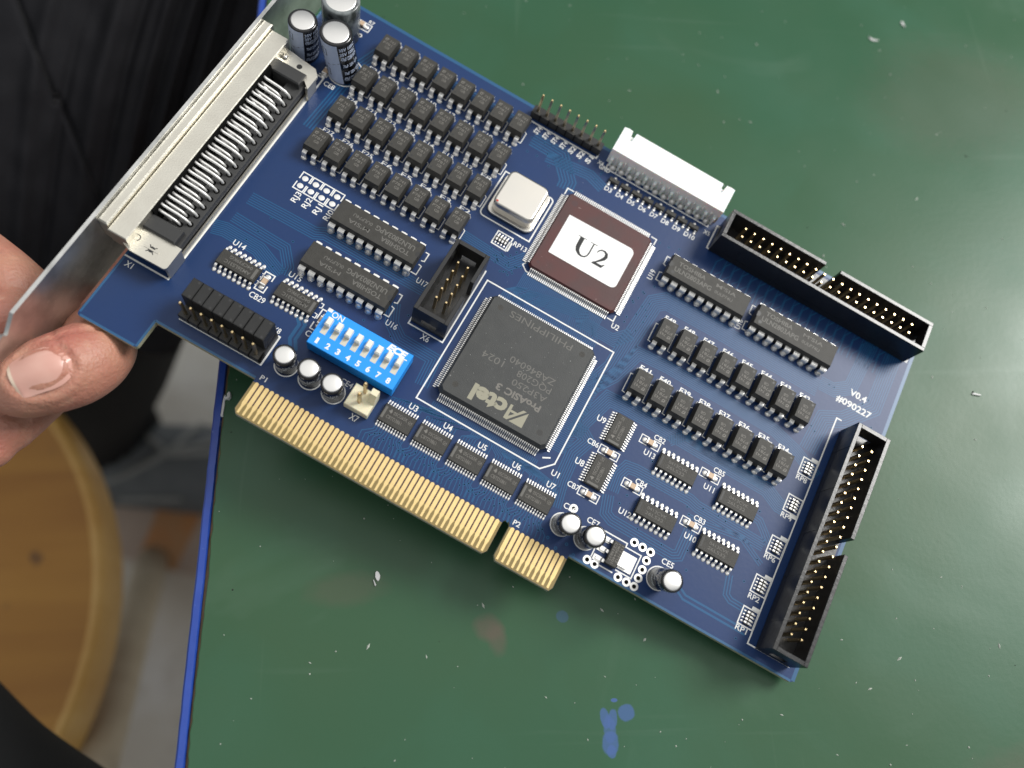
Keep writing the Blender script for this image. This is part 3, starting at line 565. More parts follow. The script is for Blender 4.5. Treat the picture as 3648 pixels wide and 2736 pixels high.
def ecap(x, y, r, h, lean, kind, label=None):
    sm_ = 'sleeve_grey' if kind == 'grey' else 'sleeve'
    m = MB(); m.rings([(r * .9, .15), (r, .35), (r, h - .55), (r * .985, h - .25), (r * .93, h - .05), (r * .84, h + .02), (r * .74, h - .04)], sm_, 36, x, y, lean, cap1=False)
    o = link('electrolytic_capacitor', m.mesh('electrolytic_capacitor'), card, label=label)
    m = MB(); m.rings([(r * .86, h - .25), (r * .80, h - .02), (r * .72, h + .06), (r * .05, h + .07)], 'cap_top', 30, x, y, lean, cap0=False); link('metal_top', m.mesh('metal_top'), o)
    m = MB()
    if kind == 'small':
        patch(m, x, y, r, lean, D_(160), D_(212), .5, h - .3, 'silk_dim', 8)
        cyl_text(m, '100uF', x, y, r, lean, h * .48, .8, D_(240), 3.0, 'silk_dim'); cyl_text(m, '25V', x, y, r, lean, h * .25, .7, D_(245), 1.8, 'silk_dim'); cyl_text(m, '105 C', x, y, r, lean, h * .62, .8, D_(-70), 3.0, 'silk_dim'); cyl_text(m, 'RVT', x, y, r, lean, h - .95, .55, D_(-5), 1.9, 'silk')
        cyl_text(m, '25', x, y, r, lean, h - .95, .5, D_(255), 1.0, 'silk')
    elif kind == 'right':
        patch(m, x, y, r, lean, D_(35), D_(80), .5, h - .3, 'silk_dim', 8)
        cyl_text(m, '100uF', x, y, r, lean, h * .5, .7, D_(150), 2.6, 'silk_dim'); cyl_text(m, '25V 105C', x, y, r, lean, h * .72, .8, D_(215), 4.2, 'silk_dim'); cyl_text(m, 'NCM', x, y, r, lean, h * .3, .8, D_(185), 2.4, 'silk_dim'); cyl_text(m, 'RM 25', x, y, r, lean, h - 1.15, .75, D_(255), 3.4, 'silk')
    elif kind == 'tall':
        patch(m, x, y, r, lean, D_(205), D_(303), .4, h - .25, 'sleeve_blue', 14)
        for z0 in (h * .18, h * .66):
            for a, b, zz in ((205, 220, 0),):
                mm = MB()
            for (a0, z_a, a1, z_b) in ((240, 0, 258, 0), (258, 0, 258, 2), (258, 2, 240, 2), (240, 2, 240, 0)):
                pa = D_(a0); pb = D_(a1); za = z0 + z_a; zb = z0 + z_b; w = .07
                q = []
                for (a, z) in ((pa, za), (pb, zb)):
                    q.append((x + lean[0] * z + (r + .03) * math.cos(a), y + lean[1] * z + (r + .03) * math.sin(a), z))
                m.tube(q, w, 'ink', 4)
        za = h * .5
        for (a0, z_a, a1, z_b) in ((207, za + 1, 258, za - .6), (258, za - .6, 302, za + .8)):
            q = [(x + lean[0] * z + (r + .03) * math.cos(D_(a)), y + lean[1] * z + (r + .03) * math.sin(D_(a)), z) for a, z in ((a0, z_a), ((a0 + a1) / 2, (z_a + z_b) / 2), (a1, z_b))]; m.tube(q, .06, 'ink', 4)
        for k, (st, a) in enumerate((('470uF', 309), ('CD288 25V', 333), ('NICON', 357))):
            for zz in (h * .62, h * .12): cyl_text(m, st[:5], x, y, r, lean, zz, 1.1, D_(a), 1.45, 'sleeve_blue', .03)
            for zz in (h * .45, h * .27): cyl_text(m, st[-4:], x, y, r, lean, zz, .9, D_(a + 4), 1.3, 'sleeve_blue', .03)
        for zz in (h * .85, h * .74): cyl_text(m, '35V 105C', x, y, r, lean, zz, .9, D_(308), 4.6, 'sleeve_blue', .03)
    else:
        patch(m, x, y, r, lean, D_(230), D_(236), .4, h - .3, 'silk_dim', 3)
    link('sleeve_print', m.mesh('sleeve_print'), o); return o
for x, y in ((3.05, 6.75), (9.1, 6.8), (15.05, 6.5)): ecap(x, y, 2.5, 6.9, (-.02, 0), 'small')
ecap(74.1, 6.0, 2.5, 8.6, (.04, -.1), 'right'); ecap(80.15, 5.95, 2.5, 8.6, (.03, -.06), 'right'); ecap(98.85, 6.15, 2.5, 10.0, (.03, -.13), 'right')
ecap(-26.7, 79.75, 3.95, 13.2, (-.16, .0), 'tall', 'tall black capacitor with a wide pale blue stripe nearest the chip rows')
ecap(-37.4, 78.9, 3.5, 12.0, (.0, .0), 'tall', 'tall black capacitor with a pale blue stripe at the connector end')
ecap(-33.2, 89.2, 4.7, 12.5, (.0, .0), 'grey', 'blurred grey capacitor at the top edge of the photo')
# ---- headers
def pin_mesh(z0, z1, hw=.32):
    m = MB(); r = lambda d, z: [(-d, -d, z), (d, -d, z), (d, d, z), (-d, d, z)]
    m.loft([r(hw, z0), r(hw, z1 - .55)], 'pin_shaft', cap1=False); m.loft([r(hw, z1 - .55), r(hw, z1 - .45), r(hw * .62, z1)], 'gold_pin', cap0=False); return m.mesh('pin')
def box_header(cx, cy, n, hl, hw, zt, rz, label=None, key=2.1):
    """long axis = local x, key slot in the local +y wall"""
    m = MB(); t = 1.0
    m.box(-hl, hl, -hw, hw, .25, 2.2, 'black_shiny')
    m.box(-hl, hl, -hw, -hw + t, 2.2, zt, 'black_shiny', .08)
    m.box(-hl, -key, hw - t, hw, 2.2, zt, 'black_shiny', .08); m.box(key, hl, hw - t, hw, 2.2, zt, 'black_shiny', .08)
    m.box(-hl + .002, -hl + t, -hw + t, hw - t, 4.2, zt - .003, 'black_shiny', .05); m.box(hl - t, hl - .002, -hw + t, hw - t, 4.2, zt - .003, 'black_shiny', .05)
    m.box(-hl + .002, -hl + t, -hw + t, -1.9, 2.2, 4.2, 'black_shiny'); m.box(-hl + .002, -hl + t, 1.9, hw - t, 2.2, 4.2, 'black_shiny'); m.box(hl - t, hl - .002, -hw + t, -1.9, 2.2, 4.2, 'black_shiny'); m.box(hl - t, hl - .002, 1.9, hw - t, 2.2, 4.2, 'black_shiny')
    k = int(hl / 6)
    for i in range(-k, k + 1):
        if i % 2 == 0: m.box(i * 5.6 - .1, i * 5.6 + .1, -hw - .06, -hw, .6, zt - .4, 'black_shiny')
    o = link('box_header', m.mesh('box_header'), card, (cx, cy, 0), rz, label=label)
    pm = pin_mesh(2.0, zt - .55)
    for i in range(n):
        for s_ in (-1.27, 1.27): link('pin', pm, o, ((i - (n - 1) / 2) * 2.54, s_, 0))
    return o
box_header(129.59, 32.29, 20, 29.07, 4.36, 8.5, -PI / 2, 'long black box header standing across the right end')
box_header(104.945, 92.02, 20, 29.07, 4.36, 8.5, 0, 'long black box header along the top edge')
box_header(25.55, 40.55, 5, 10.15, 4.4, 8.9, -PI / 2, 'short black ten pin box header in the middle')
m = MB(); m.box(-9.9 - .3, 9.9 + .3, -1.25, 1.25, .05, 2.5, 'black')
for i in range(7): m.box(-8.89 + 1.27 + 2.54 * i - .15, -8.89 + 1.27 + 2.54 * i + .15, -1.26, -.9, .3, 2.505, 'hole')
ph = link('pin_header', m.mesh('pin_header'), card, (29.1, 97.1, 0), label='row of eight bare upright gold pins on the top edge')
pm = pin_mesh(2.4, 8.9, .3)
for i in range(8): link('pin', pm, ph, (-8.89 + 2.54 * i, 0, 0))
m = MB(); m.box(-22.4, -1.95, 3.85, 11.25, .05, 2.5, 'black', .1)
for i in range(8): m.box(-21.15 + 2.54 * i + 1.12, -21.15 + 2.54 * i + 1.42, 3.84, 6.0, .2, 2.51, 'hole')
jh = link('pin_header', m.mesh('pin_header'), card, label='black three row header with jumper caps')
for i in range(8): link('pin', pm, jh, (-21.1 + 2.53 * i, 4.95, 0))
m = MB(); m.box(-1.19, 1.19, -2.36, 2.36, 2.6, 8.5, 'black', .14); m.box(-1.25, 1.25, -1.2, 1.2, 2.6, 4.6, 'black')
for yy in (-1.8, 1.8): m.box(.25, .75, yy - .22, yy + .22, 8.49, 8.505, 'connector_black')
jc = m.mesh('jumper_cap')
for i in range(8): link('jumper_cap', jc, card, (-20.95 + 2.52 * i, 9.0, (0, 0, -.05, .02, .05, .12, .06, .1)[i]), (0, .01, -.01, 0, .008, -.012, .0, .01)[i])
# ---- white cable sockets
m = MB(); prof = [(41.75, 95.65), (74.25, 95.65), (74.35, 103.3), (73.2, 103.45), (72.0, 103.3), (71.6, 100.6), (71.0, 100.6), (70.9, 103.3), (45.3, 103.3), (45.1, 100.4), (44.5, 100.4), (44.1, 103.4), (43.0, 103.55), (41.75, 103.3)]
m.prism(prof, .3, 6.0, 'white_plastic')
m.box(44.4, 45.3, 100.3, 102.9, .3, 4.4, 'white_plastic'); m.box(70.9, 71.9, 100.5, 102.9, .3, 4.4, 'white_plastic')
for i in range(13):
    x = 44.18 + 2.527 * i - 1.26; m.prism([(x - .42, 95.66), (x + .42, 95.66), (x + .3, 94.6), (x - .3, 94.6)], .3, 3.0, 'white_plastic')
m.poly([(72.7, 95.64, .3), (74.26, 95.64, .3), (74.27, 95.64, 2.5), (73.2, 95.64, 2.3)], 'stain'); m.poly([(74.262, 95.64, .3), (74.30, 97.6, .3), (74.30, 97.2, 3.2), (74.262, 95.64, 3.0)], 'stain')
cs = link('cable_socket', m.mesh('cable_socket'), card, label='white twelve way plastic socket overhanging the top edge')
m = MB(); m.tube([(0, .9, 3.6), (0, .35, 3.6), (0, .08, 3.3), (0, 0, 2.4), (0, 0, 0)], .3, 'tin', 6); m.rings([(.95, .02), (.9, .3), (.6, .75), (.25, 1.05)], 'solder', 14); cp = m.mesh('pin')
for i in range(12): link('pin', cp, cs, (44.18 + 2.527 * i, 94.95, 0))
m = MB(); m.box(18.7, 24.6, 4.9, 10.3, .05, 3.0, 'ivory', .15)
m.loft([[(22.9, 7.6, 2.9), (24.6, 7.6, 2.9), (24.6, 10.3, 2.9), (22.9, 10.3, 2.9)], [(22.9, 8.9, 6.2), (24.55, 8.9, 6.2), (24.55, 10.3, 6.2), (22.9, 10.3, 6.2)]], 'ivory')
fs = link('fan_socket', m.mesh('fan_socket'), card, label='small ivory two pin socket below the blue switch block')
pm2 = pin_mesh(2.8, 9.6, .36)
for y in (6.9, 9.44): link('pin', pm2, fs, (21.45, y, 0))
# ---- rear connector and bracket
m = MB()
m.box(-43.4, -38.7, 11.1, 74.7, 3.0, 8.5, 'shell', .22)
m.poly([(-38.75, 11.12, 8.3), (-43.3, 11.12, 8.3), (-40.7, 11.4, 5.0), (-38.6, 11.3, 5.0)], 'shell')
m.box(-45.95, -43.5, 11.7, 75.4, 2.0, 9.6, 'shell', .35)
rc = link('rear_connector', m.mesh('rear_connector'), card, label='long metal and black cable connector with rows of bent wires')
m = MB(); m.prism([(-40.6, 11.2), (-38.2, 10.3), (-30.6, 10.4)] + arc(-30.0, 11.2, .8, 270, 360, 3) + [(-29.2, 16.4), (-39.4, 16.4)], 4.7, 5.5, 'shell'); m.box(-30.0, -29.3, 10.9, 16.2, .1, 4.75, 'shell')
m.ring(-38.6, 13.7, 5.505, .62, .85, 'dimple', 20, D_(-60), D_(100)); m.disc(-34.4, 12.9, 5.505, .75, 'dimple', 16); m.box(-36.2, -32.6, 12.7, 13.15, 5.5, 5.62, 'shell', .03)
for a in (45, 135, 225, 315): m.line([(-34.4 + .7 * math.cos(D_(a)), 12.9 + .7 * math.sin(D_(a))), (-34.4 + 1.3 * math.cos(D_(a)), 12.9 + 1.3 * math.sin(D_(a)))], .22, 5.507, 'dimple')
link('mounting_plate', m.mesh('mounting_plate'), rc)
m = MB(); m.prism([(-40.2, 69.7), (-32.1, 69.7), (-29.0, 67.0), (-28.9, 71.4), (-30.4, 73.0), (-40.2, 74.2)], 4.7, 5.5, 'shell'); m.box(-30.0, -29.3, 67.4, 71.2, .1, 4.75, 'shell'); m.blob(-38.1, 71.6, .8, .8, .7, 'can', 12, 4, 5.5); m.disc(-33.9, 71.3, 5.506, .7, 'dimple', 12); link('mounting_plate', m.mesh('mounting_plate'), rc)
m = MB(); CB_ = 'connector_black'
m.box(-38.7, -30.9, 16.5, 69.7, .1, 2.4, CB_); m.box(-34.4, -30.3, 16.6, 69.6, 2.4, 4.6, CB_, .2)
m.box(-39.4, -30.9, 16.3, 20.0, 2.4, 6.6, CB_, .3); m.box(-39.4, -30.9, 66.3, 69.8, 2.4, 6.6, CB_, .3); m.box(-38.75, -38.2, 20, 66.3, 2.4, 8.0, 'hole')
m.box(-30.35, -29.9, 14.5, 71, .05, 1.6, 'shell')
for i in range(17):
    y = 63.1 - 2.5275 * i; m.disc(-31.45, y, 4.61, .72, 'hole', 12); m.disc(-33.3, y - 1.2, 4.61, .72, 'hole', 12)
link('insulator', m.mesh('insulator'), rc)
m = MB(); m.tube([(-38.4, 0, 7.4), (-37.6, 0, 7.0), (-34.2, 0, 6.6), (-32.6, 0, 6.1), (-31.7, 0, 5.4), (-31.45, 0, 4.4), (-31.45, 0, 3.5)], .34, 'tin', 8); pa = m.mesh('bent_pin')
m = MB(); m.tube([(-38.4, 0, 6.5), (-37.4, 0, 6.2), (-35.6, 0, 5.95), (-34.3, 0, 5.6), (-33.55, 0, 5.1), (-33.3, 0, 4.3), (-33.3, 0, 3.5)], .34, 'tin', 8); pb = m.mesh('bent_pin')
m = MB(); m.tube([(-38.4, 0, 5.7), (-37.0, 0, 5.4), (-35.8, 0, 4.6), (-35.3, 0, 3.6), (-35.2, 0, 2.4)], .32, 'tin', 7); pc = m.mesh('bent_pin')
for i in range(17):
    y = 63.1 - 2.5275 * i
    link('bent_pin', pa, rc, (0, y, 0)); link('bent_pin', pb, rc, (0, y - 1.2, 0)); link('bent_pin', pc, rc, (-1.2, y - .6, -1.2))
# bracket: a flat steel plate standing on edge at the card's rear end, narrowed at its lower tip
m = MB(); pr = [(108, -9.3), (108, 10.5), (-14.6, 10.5), (-18.5, 6.8), (-19.3, 8.3), (-27, 4.6), (-29, -1.5), (-27, -3.5), (-18.5, -4.5), (-12.6, -9.3)]
rr = [[(-46.0, y, z) for y, z in pr], [(-46.9, y, z) for y, z in pr]]; m.loft(rr, 'galv')
for a, b in ((17.6, 80.0),):
    pass
link('mounting_bracket', m.mesh('mounting_bracket'), card, label='dull galvanised steel bracket at the rear end')
# ================================================================== the table
SW = 1000.0
def wmesh(name, verts, faces, mats, midx=None, smooth=False):
    me = bpy.data.meshes.new(name); me.from_pydata(verts, [], faces)
    for k in mats: me.materials.append(MATS[k])
    if midx: me.polygons.foreach_set('material_index', midx)
    if smooth: me.polygons.foreach_set('use_smooth', [True] * len(faces))
    me.update(); return me
def wbox(x0, x1, y0, y1, z0, z1):
    v = [(x0, y0, z0), (x1, y0, z0), (x1, y1, z0), (x0, y1, z0), (x0, y0, z1), (x1, y0, z1), (x1, y1, z1), (x0, y1, z1)]
    return v, [(3, 2, 1, 0), (4, 5, 6, 7), (0, 1, 5, 4), (1, 2, 6, 5), (2, 3, 7, 6), (3, 0, 4, 7)]
mat('edge_blue', (0.018, 0.060, 0.34), 0.35, var=[(120, .5, (0.03, 0.085, 0.40), 4, .45, .65), (700, .6, (0.25, 0.34, 0.6), 2, .70, .76)], bump=(300, .4, 3))
mat('board_core', (0.20, 0.13, 0.07), 0.7, var=(200, .6, (0.12, 0.08, 0.045), 3, .4, .6))
mat('dark_frame', (0.055, 0.036, 0.024), 0.6)
# green rubbery sheet: mottled colour, wiped streaks, blue ink and brown stains with their own outlines
def table_green():
    m = bpy.data.materials.new('table_green'); m.use_nodes = True; nt = m.node_tree; N = nt.nodes; Lk = nt.links; b = N['Principled BSDF']
    tc = N.new('ShaderNodeTexCoord')
    def noise(scale, det, dist=0.0, vec=None):
        n = N.new('ShaderNodeTexNoise'); n.inputs['Scale'].default_value = scale; n.inputs['Detail'].default_value = det; n.inputs['Distortion'].default_value = dist
        Lk.new(vec or tc.outputs['Object'], n.inputs['Vector']); return n.outputs[0]
    def rng(x, a, c, lo=0.0, hi=1.0):
        r = N.new('ShaderNodeMapRange'); r.inputs[1].default_value = a; r.inputs[2].default_value = c; r.inputs[3].default_value = lo; r.inputs[4].default_value = hi; Lk.new(x, r.inputs[0]); return r.outputs[0]
    def mix(f, a, c):
        x = N.new('ShaderNodeMix'); x.data_type = 'RGBA'; Lk.new(f, x.inputs[0])
        for v, i in ((a, 6), (c, 7)):
            if isinstance(v, tuple): x.inputs[i].default_value = (*v, 1)
            else: Lk.new(v, x.inputs[i])
        return x.outputs[2]
    col = mix(rng(noise(9, 4), .35, .7), (0.023, 0.093, 0.046), (0.034, 0.090, 0.040))
    col = mix(rng(noise(24, 5, .6), .48, .75, 0, .55), col, (0.032, 0.115, 0.066))
    col = mix(rng(noise(16, 5, 1.2), .60, .78, 0, .5), col, (0.085, 0.155, 0.105))
    mp = N.new('ShaderNodeMapping'); mp.inputs['Rotation'].default_value = (0, 0, .17); mp.inputs['Scale'].default_value = (7, 120, 1); Lk.new(tc.outputs['Object'], mp.inputs[0])
    col = mix(rng(noise(1.0, 3, .3, mp.outputs[0]), .66, .80, 0, .30), col, (0.12, 0.19, 0.14))
    mp2 = N.new('ShaderNodeMapping'); mp2.inputs['Rotation'].default_value = (0, 0, .02); mp2.inputs['Scale'].default_value = (160, 9, 1); Lk.new(tc.outputs['Object'], mp2.inputs[0])
    col = mix(rng(noise(1.0, 3, .2, mp2.outputs[0]), .70, .82, 0, .30), col, (0.12, 0.19, 0.13))
    wob = noise(420, 3)
    def spot(cx, cy, rx, ry, rz, col, c2, soft, amt):
        mpp = N.new('ShaderNodeMapping'); mpp.vector_type = 'TEXTURE'; mpp.inputs['Location'].default_value = (cx, cy, 0); mpp.inputs['Rotation'].default_value = (0, 0, rz); mpp.inputs['Scale'].default_value = (rx, ry, 1); Lk.new(tc.outputs['Object'], mpp.inputs[0])
        sp = N.new('ShaderNodeVectorMath'); sp.operation = 'MULTIPLY'; sp.inputs[1].default_value = (1, 1, 0); Lk.new(mpp.outputs[0], sp.inputs[0])
        ln = N.new('ShaderNodeVectorMath'); ln.operation = 'LENGTH'; Lk.new(sp.outputs[0], ln.inputs[0])
        ad = N.new('ShaderNodeMath'); ad.operation = 'MULTIPLY_ADD'; Lk.new(wob, ad.inputs[0]); ad.inputs[1].default_value = .55; Lk.new(ln.outputs['Value'], ad.inputs[2])
        return mix(rng(ad.outputs[0], 1.27 - soft, 1.27 + soft, amt, 0), col, c2)
    BLUE = (0.055, 0.115, 0.31)
    for cx, cy, rx, ry, rz, amt in ((.0927, -.0866, .0010, .0022, .12, .7), (.0944, -.0868, .0010, .0022, -.15, .7), (.0936, -.0888, .0014, .0030, .05, .55), (.0936, -.0915, .0019, .0024, 0, .7), (.0938, -.0932, .0010, .0014, 0, .7), (.0975, -.0855, .0018, .0018, 0, .7), (.0950, -.0828, .0007, .0004, 0, .9), (.0842, -.0645, .0014, .0014, 0, .35)):
        col = spot(cx, cy, rx, ry, rz, col, BLUE, .10, amt)
    for cx, cy, rx, ry, rz, amt in ((.0672, -.0668, .0032, .0026, -.5, .6), (.0690, -.0690, .0020, .0034, .2, .5), (.0345, -.0575, .0085, .0035, .1, .28), (.1915, -.1010, .016, .0060, 0, .30), (.2100, .085, .025, .020, 0, .20)):
        col = spot(cx, cy, rx, ry, rz, col, (0.105, 0.080, 0.060), .35, amt)
    Lk.new(col, b.inputs['Base Color']); Lk.new(rng(noise(30, 4), .3, .7, .30, .42), b.inputs['Roughness']); b.inputs['Specular IOR Level'].default_value = .38
    bp = N.new('ShaderNodeBump'); bp.inputs['Strength'].default_value = .05; bp.inputs['Distance'].default_value = .0003; Lk.new(noise(700, 4), bp.inputs['Height']); Lk.new(bp.outputs[0], b.inputs['Normal'])
    MATS['table_green'] = m
table_green()
table = bpy.data.objects.new('work_table', None); COL.objects.link(table); table.location = (.2, .1, -.75)
tag(table, 'work table topped with worn dark green sheet and a narrow blue edge strip', 'table')
def tpart(name, me): o = bpy.data.objects.new(name, me); COL.objects.link(o); o.parent = table; o.location = (-.2, -.1, .75); return o
TX1, TY0, TY1 = .78, -.42, .62
v, f = wbox(.0021, TX1, TY0, TY1, -.026, -.0012); tpart('table_top', wmesh('table_top', v, f, ['board_core']))
v, f = wbox(.0002, .0021, TY0, TY1, -.027, -.0001)
rg = random.Random(11); EV = []; EF = []; EM = []
n = 420; ys = [TY0 + (TY1 - TY0) * i / n for i in range(n + 1)]
for y in ys:
    d = rg.uniform(-.00006, .00006); EV += [(.0000 + d * .5, y, -.027), (.0000 + d, y, -.0006), (.0005 + d, y, -.00012), (.0019 + d, y, -.0001), (.0021, y, -.0008), (.0021, y, -.027)]
for i in range(n):
    for k in range(6):
        a = i * 6 + k; b_ = i * 6 + (k + 1) % 6; EF.append((a, b_, b_ + 6, a + 6)); EM.append(1 if k == 0 else 0)
tpart('edge_strip', wmesh('edge_strip', EV, EF, ['edge_blue', 'board_core'], EM, False))
# green sheet 1.2 mm thick, its left edge raggedly cut so a dark gap shows beside the strip
EV = []; EF = []
n = 900; ys = [TY0 + (TY1 - TY0) * i / n for i in range(n + 1)]
j = 0.0
for y in ys:
    j = .6 * j + .4 * rg.uniform(-.00045, .00045); x0 = .00275 + j
    EV += [(x0, y, -.0012), (x0 + .00005, y, -.00005), (x0 + .0002, y, 0.0), (TX1, y, 0.0), (TX1, y, -.0012)]
for i in range(n):
    for k in range(4): a = i * 5 + k; EF.append((a, a + 1, a + 6, a + 5))
tpart('green_sheet', wmesh('green_sheet', EV, EF, ['table_green']))
for x, y in ((-.012, -.30), (TX1 - .06, TY0 + .02), (-.012, TY1 - .06), (TX1 - .06, TY1 - .06)):
    v, f = wbox(x, x + .04, y, y + .04, -.75, -.026); tpart('table_leg', wmesh('table_leg', v, f, ['dark_frame']))
# ---- debris on the sheet
mat('flake', (0.74, 0.74, 0.73), 0.7); mat('speck', (0.42, 0.45, 0.40), 0.8); mat('speck_dark', (0.02, 0.025, 0.02), .8)
def chip_flake(name, pts, z0, h, label, cat):
    v = [(x, y, z0) for x, y in pts]; c = (sum(p[0] for p in pts) / len(pts), sum(p[1] for p in pts) / len(pts)); n = len(pts)
    v += [(c[0] + (x - c[0]) * .9, c[1] + (y - c[1]) * .9, z0 + h * (1 + .3 * math.sin(7 * i))) for i, (x, y) in enumerate(pts)]
    f = [(i, (i + 1) % n, n + (i + 1) % n, n + i) for i in range(n)] + [tuple(range(n, 2 * n))]
    v = [(x - c[0], y - c[1], z - z0) for x, y, z in v]
    o = bpy.data.objects.new(name, wmesh(name, v, f, ['flake'])); COL.objects.link(o); o.location = (c[0], c[1], z0); return tag(o, label, cat, 'white shavings and flakes lying on the green table')
def Fp(cx, cy, pts, k=.001): return [(cx + a * k, cy + b * k) for a, b in pts]
chip_flake('paint_flake', Fp(.04155, -.0548, [(-.45, 1.0), (-.1, 1.35), (.35, 1.0), (.7, .3), (.65, -.4), (.25, -1.1), (-.1, -.8), (-.45, -.1)]), .0001, .0004, 'small white oval flake lying on the green sheet below the gold contacts', 'flake')
chip_flake('paint_sliver', Fp(.0410, -.0562, [(-.35, .75), (-.15, .7), (.25, -.2), (.5, -.55), (.3, -.5), (.25, -.8), (.05, -.6)]), .0001, .0003, 'thin forked white sliver just below the white oval flake', 'flake')
chip_flake('plastic_shaving', Fp(.0036, -.0104, [(-.9, -.9), (-.3, -.6), (.1, -.95), (.6, -.3), (.55, .5), (.25, 1.3), (-.1, 1.25), (-.45, .6), (-.2, .1), (-.6, -.2), (-.8, .3), (-1.0, -.2)]), .0002, .0009, 'curled white plastic shaving sticking up at the blue table edge', 'shaving')
chip_flake('plastic_strip', Fp(.00235, -.0128, [(-.35, -2.6), (.25, -2.6), (.35, -1.0), (.45, .6), (.3, 2.3), (-.1, 2.5), (-.25, .8), (-.3, -.9)]), -.0003, .0006, 'thin white plastic strip stuck in the gap along the blue table edge', 'strip')
chip_flake('plastic_splinter', Fp(.1950, -.0104, [(-1.2, .4), (-.6, .5), (1.2, -.05), (1.1, -.35), (-.2, -.1), (-1.0, .05)]), .0001, .0003, 'short pale splinter on the green sheet right of the circuit card', 'splinter')
chip_flake('curved_shaving', Fp(.1888, .1075, [(-1.3, 1.0), (-1.0, .3), (-.2, -.3), (.9, -.6), (1.7, -.55), (.8, -.9), (-.4, -.8), (-1.2, -.1)]), .0001, .0003, 'pale curved shaving near the upper right corner, the lower of two', 'shaving')
chip_flake('curved_shaving', Fp(.1993, .1135, [(-.4, 1.0), (.0, 1.2), (.3, .6), (.45, -.4), (.6, -1.3), (.2, -.7), (-.3, .1)]), .0001, .0003, 'pale curved shaving near the upper right corner, the upper of two', 'shaving')
DV = []; DF = []; DM = []; rg = random.Random(5)
for k in range(620):
    x = rg.uniform(.004, .30); y = rg.uniform(-.13, .16); r = rg.choice((.00010, .00012, .00015, .0002, .00026)) * rg.uniform(.7, 1.2); a0 = rg.uniform(0, 6.28); el = rg.choice((1, 1, 1.2, 1.8, 2.8)) ; b0 = len(DV)
    for (qx, qy, qz) in ((-el, 0, 0), (0, -1, 0), (el, 0, 0), (0, 1, 0), (.2, .1, .9)):
        px, py = qx * r, qy * r; DV.append((x + px * math.cos(a0) - py * math.sin(a0), y + px * math.sin(a0) + py * math.cos(a0), .00003 + qz * r))
    DF += [(b0, b0 + 1, b0 + 4), (b0 + 1, b0 + 2, b0 + 4), (b0 + 2, b0 + 3, b0 + 4), (b0 + 3, b0, b0 + 4)]; DM += [1 if rg.random() < .07 else 0] * 4
o = bpy.data.objects.new('dust_specks', wmesh('dust_specks', DV, DF, ['speck', 'speck_dark'], DM)); COL.objects.link(o); o['kind'] = 'stuff'; o['label'] = 'pale dust specks scattered over the green table sheet'
# ================================================================== floor and things under the table
mat('floor', (0.66, 0.64, 0.58), 0.75, var=[(3.5, .8, (0.55, 0.49, 0.41), 5, .42, .62), (11, .7, (0.74, 0.73, 0.71), 5, .5, .72), (26, .5, (0.45, 0.41, 0.36), 4, .55, .75)], bump=(60, .3, 4))
v = [(-2.6, -2.6, -.75), (2.6, -2.6, -.75), (2.6, 2.6, -.75), (-2.6, 2.6, -.75)]
o = bpy.data.objects.new('floor', wmesh('floor', v, [(0, 1, 2, 3)], ['floor'])); COL.objects.link(o); o['kind'] = 'structure'
# ---- wooden stool
def wood(name, c1, c2, c3, rough):
    m = bpy.data.materials.new(name); m.use_nodes = True; nt = m.node_tree; b = nt.nodes['Principled BSDF']; tc = nt.nodes.new('ShaderNodeTexCoord')
    mp = nt.nodes.new('ShaderNodeMapping'); mp.inputs['Rotation'].default_value = (0, 0, .55); mp.inputs['Scale'].default_value = (5, 42, 20); nt.links.new(tc.outputs['Object'], mp.inputs[0])
    n = nt.nodes.new('ShaderNodeTexNoise'); n.inputs['Scale'].default_value = 1; n.inputs['Detail'].default_value = 5; n.inputs['Distortion'].default_value = .5; nt.links.new(mp.outputs[0], n.inputs['Vector'])
    r = nt.nodes.new('ShaderNodeValToRGB'); e = r.color_ramp.elements; e[0].position = .3; e[0].color = (*c2, 1); e[1].position = .7; e[1].color = (*c1, 1); nt.links.new(n.outputs[0], r.inputs[0])
    n2 = nt.nodes.new('ShaderNodeTexNoise'); n2.inputs['Scale'].default_value = 55; n2.inputs['Detail'].default_value = 2; nt.links.new(tc.outputs['Object'], n2.inputs['Vector'])
    mr = nt.nodes.new('ShaderNodeMapRange'); mr.inputs[1].default_value = .70; mr.inputs[2].default_value = .76; mr.inputs[4].default_value = .8; nt.links.new(n2.outputs[0], mr.inputs[0])
    x = nt.nodes.new('ShaderNodeMix'); x.data_type = 'RGBA'; nt.links.new(mr.outputs[0], x.inputs[0]); nt.links.new(r.outputs[0], x.inputs[6]); x.inputs[7].default_value = (*c3, 1)
    nt.links.new(x.outputs[2], b.inputs['Base Color']); b.inputs['Roughness'].default_value = rough; MATS[name] = m
wood('seat_wood', (0.44, 0.215, 0.036), (0.32, 0.135, 0.020), (0.13, 0.06, 0.02), .38)
wood('pale_wood', (0.60, 0.52, 0.39), (0.50, 0.42, 0.30), (0.4, .33, .24), .6)
wood('rim_wood', (0.66, 0.41, 0.13), (0.55, 0.30, 0.07), (0.3, .16, .05), .42)
stool = bpy.data.objects.new('wooden_stool', None); COL.objects.link(stool); SCX, SCY = -.3100, -.034; stool.location = (SCX, SCY, -.75)
tag(stool, 'round varnished wooden stool with pale legs in the lower left corner', 'stool')
def spart(name, me): o = bpy.data.objects.new(name, me); COL.objects.link(o); o.parent = stool; return o
V = []; F = []; M = []; n = 72; R0 = .1785
prof = [(.0, .464), (.06, .464), (.12, .466), (.1705, .4715), (.1725, .4735), (.1768, .4735), (R0, .469), (R0, .446), (.172, .440), (.0, .440)]
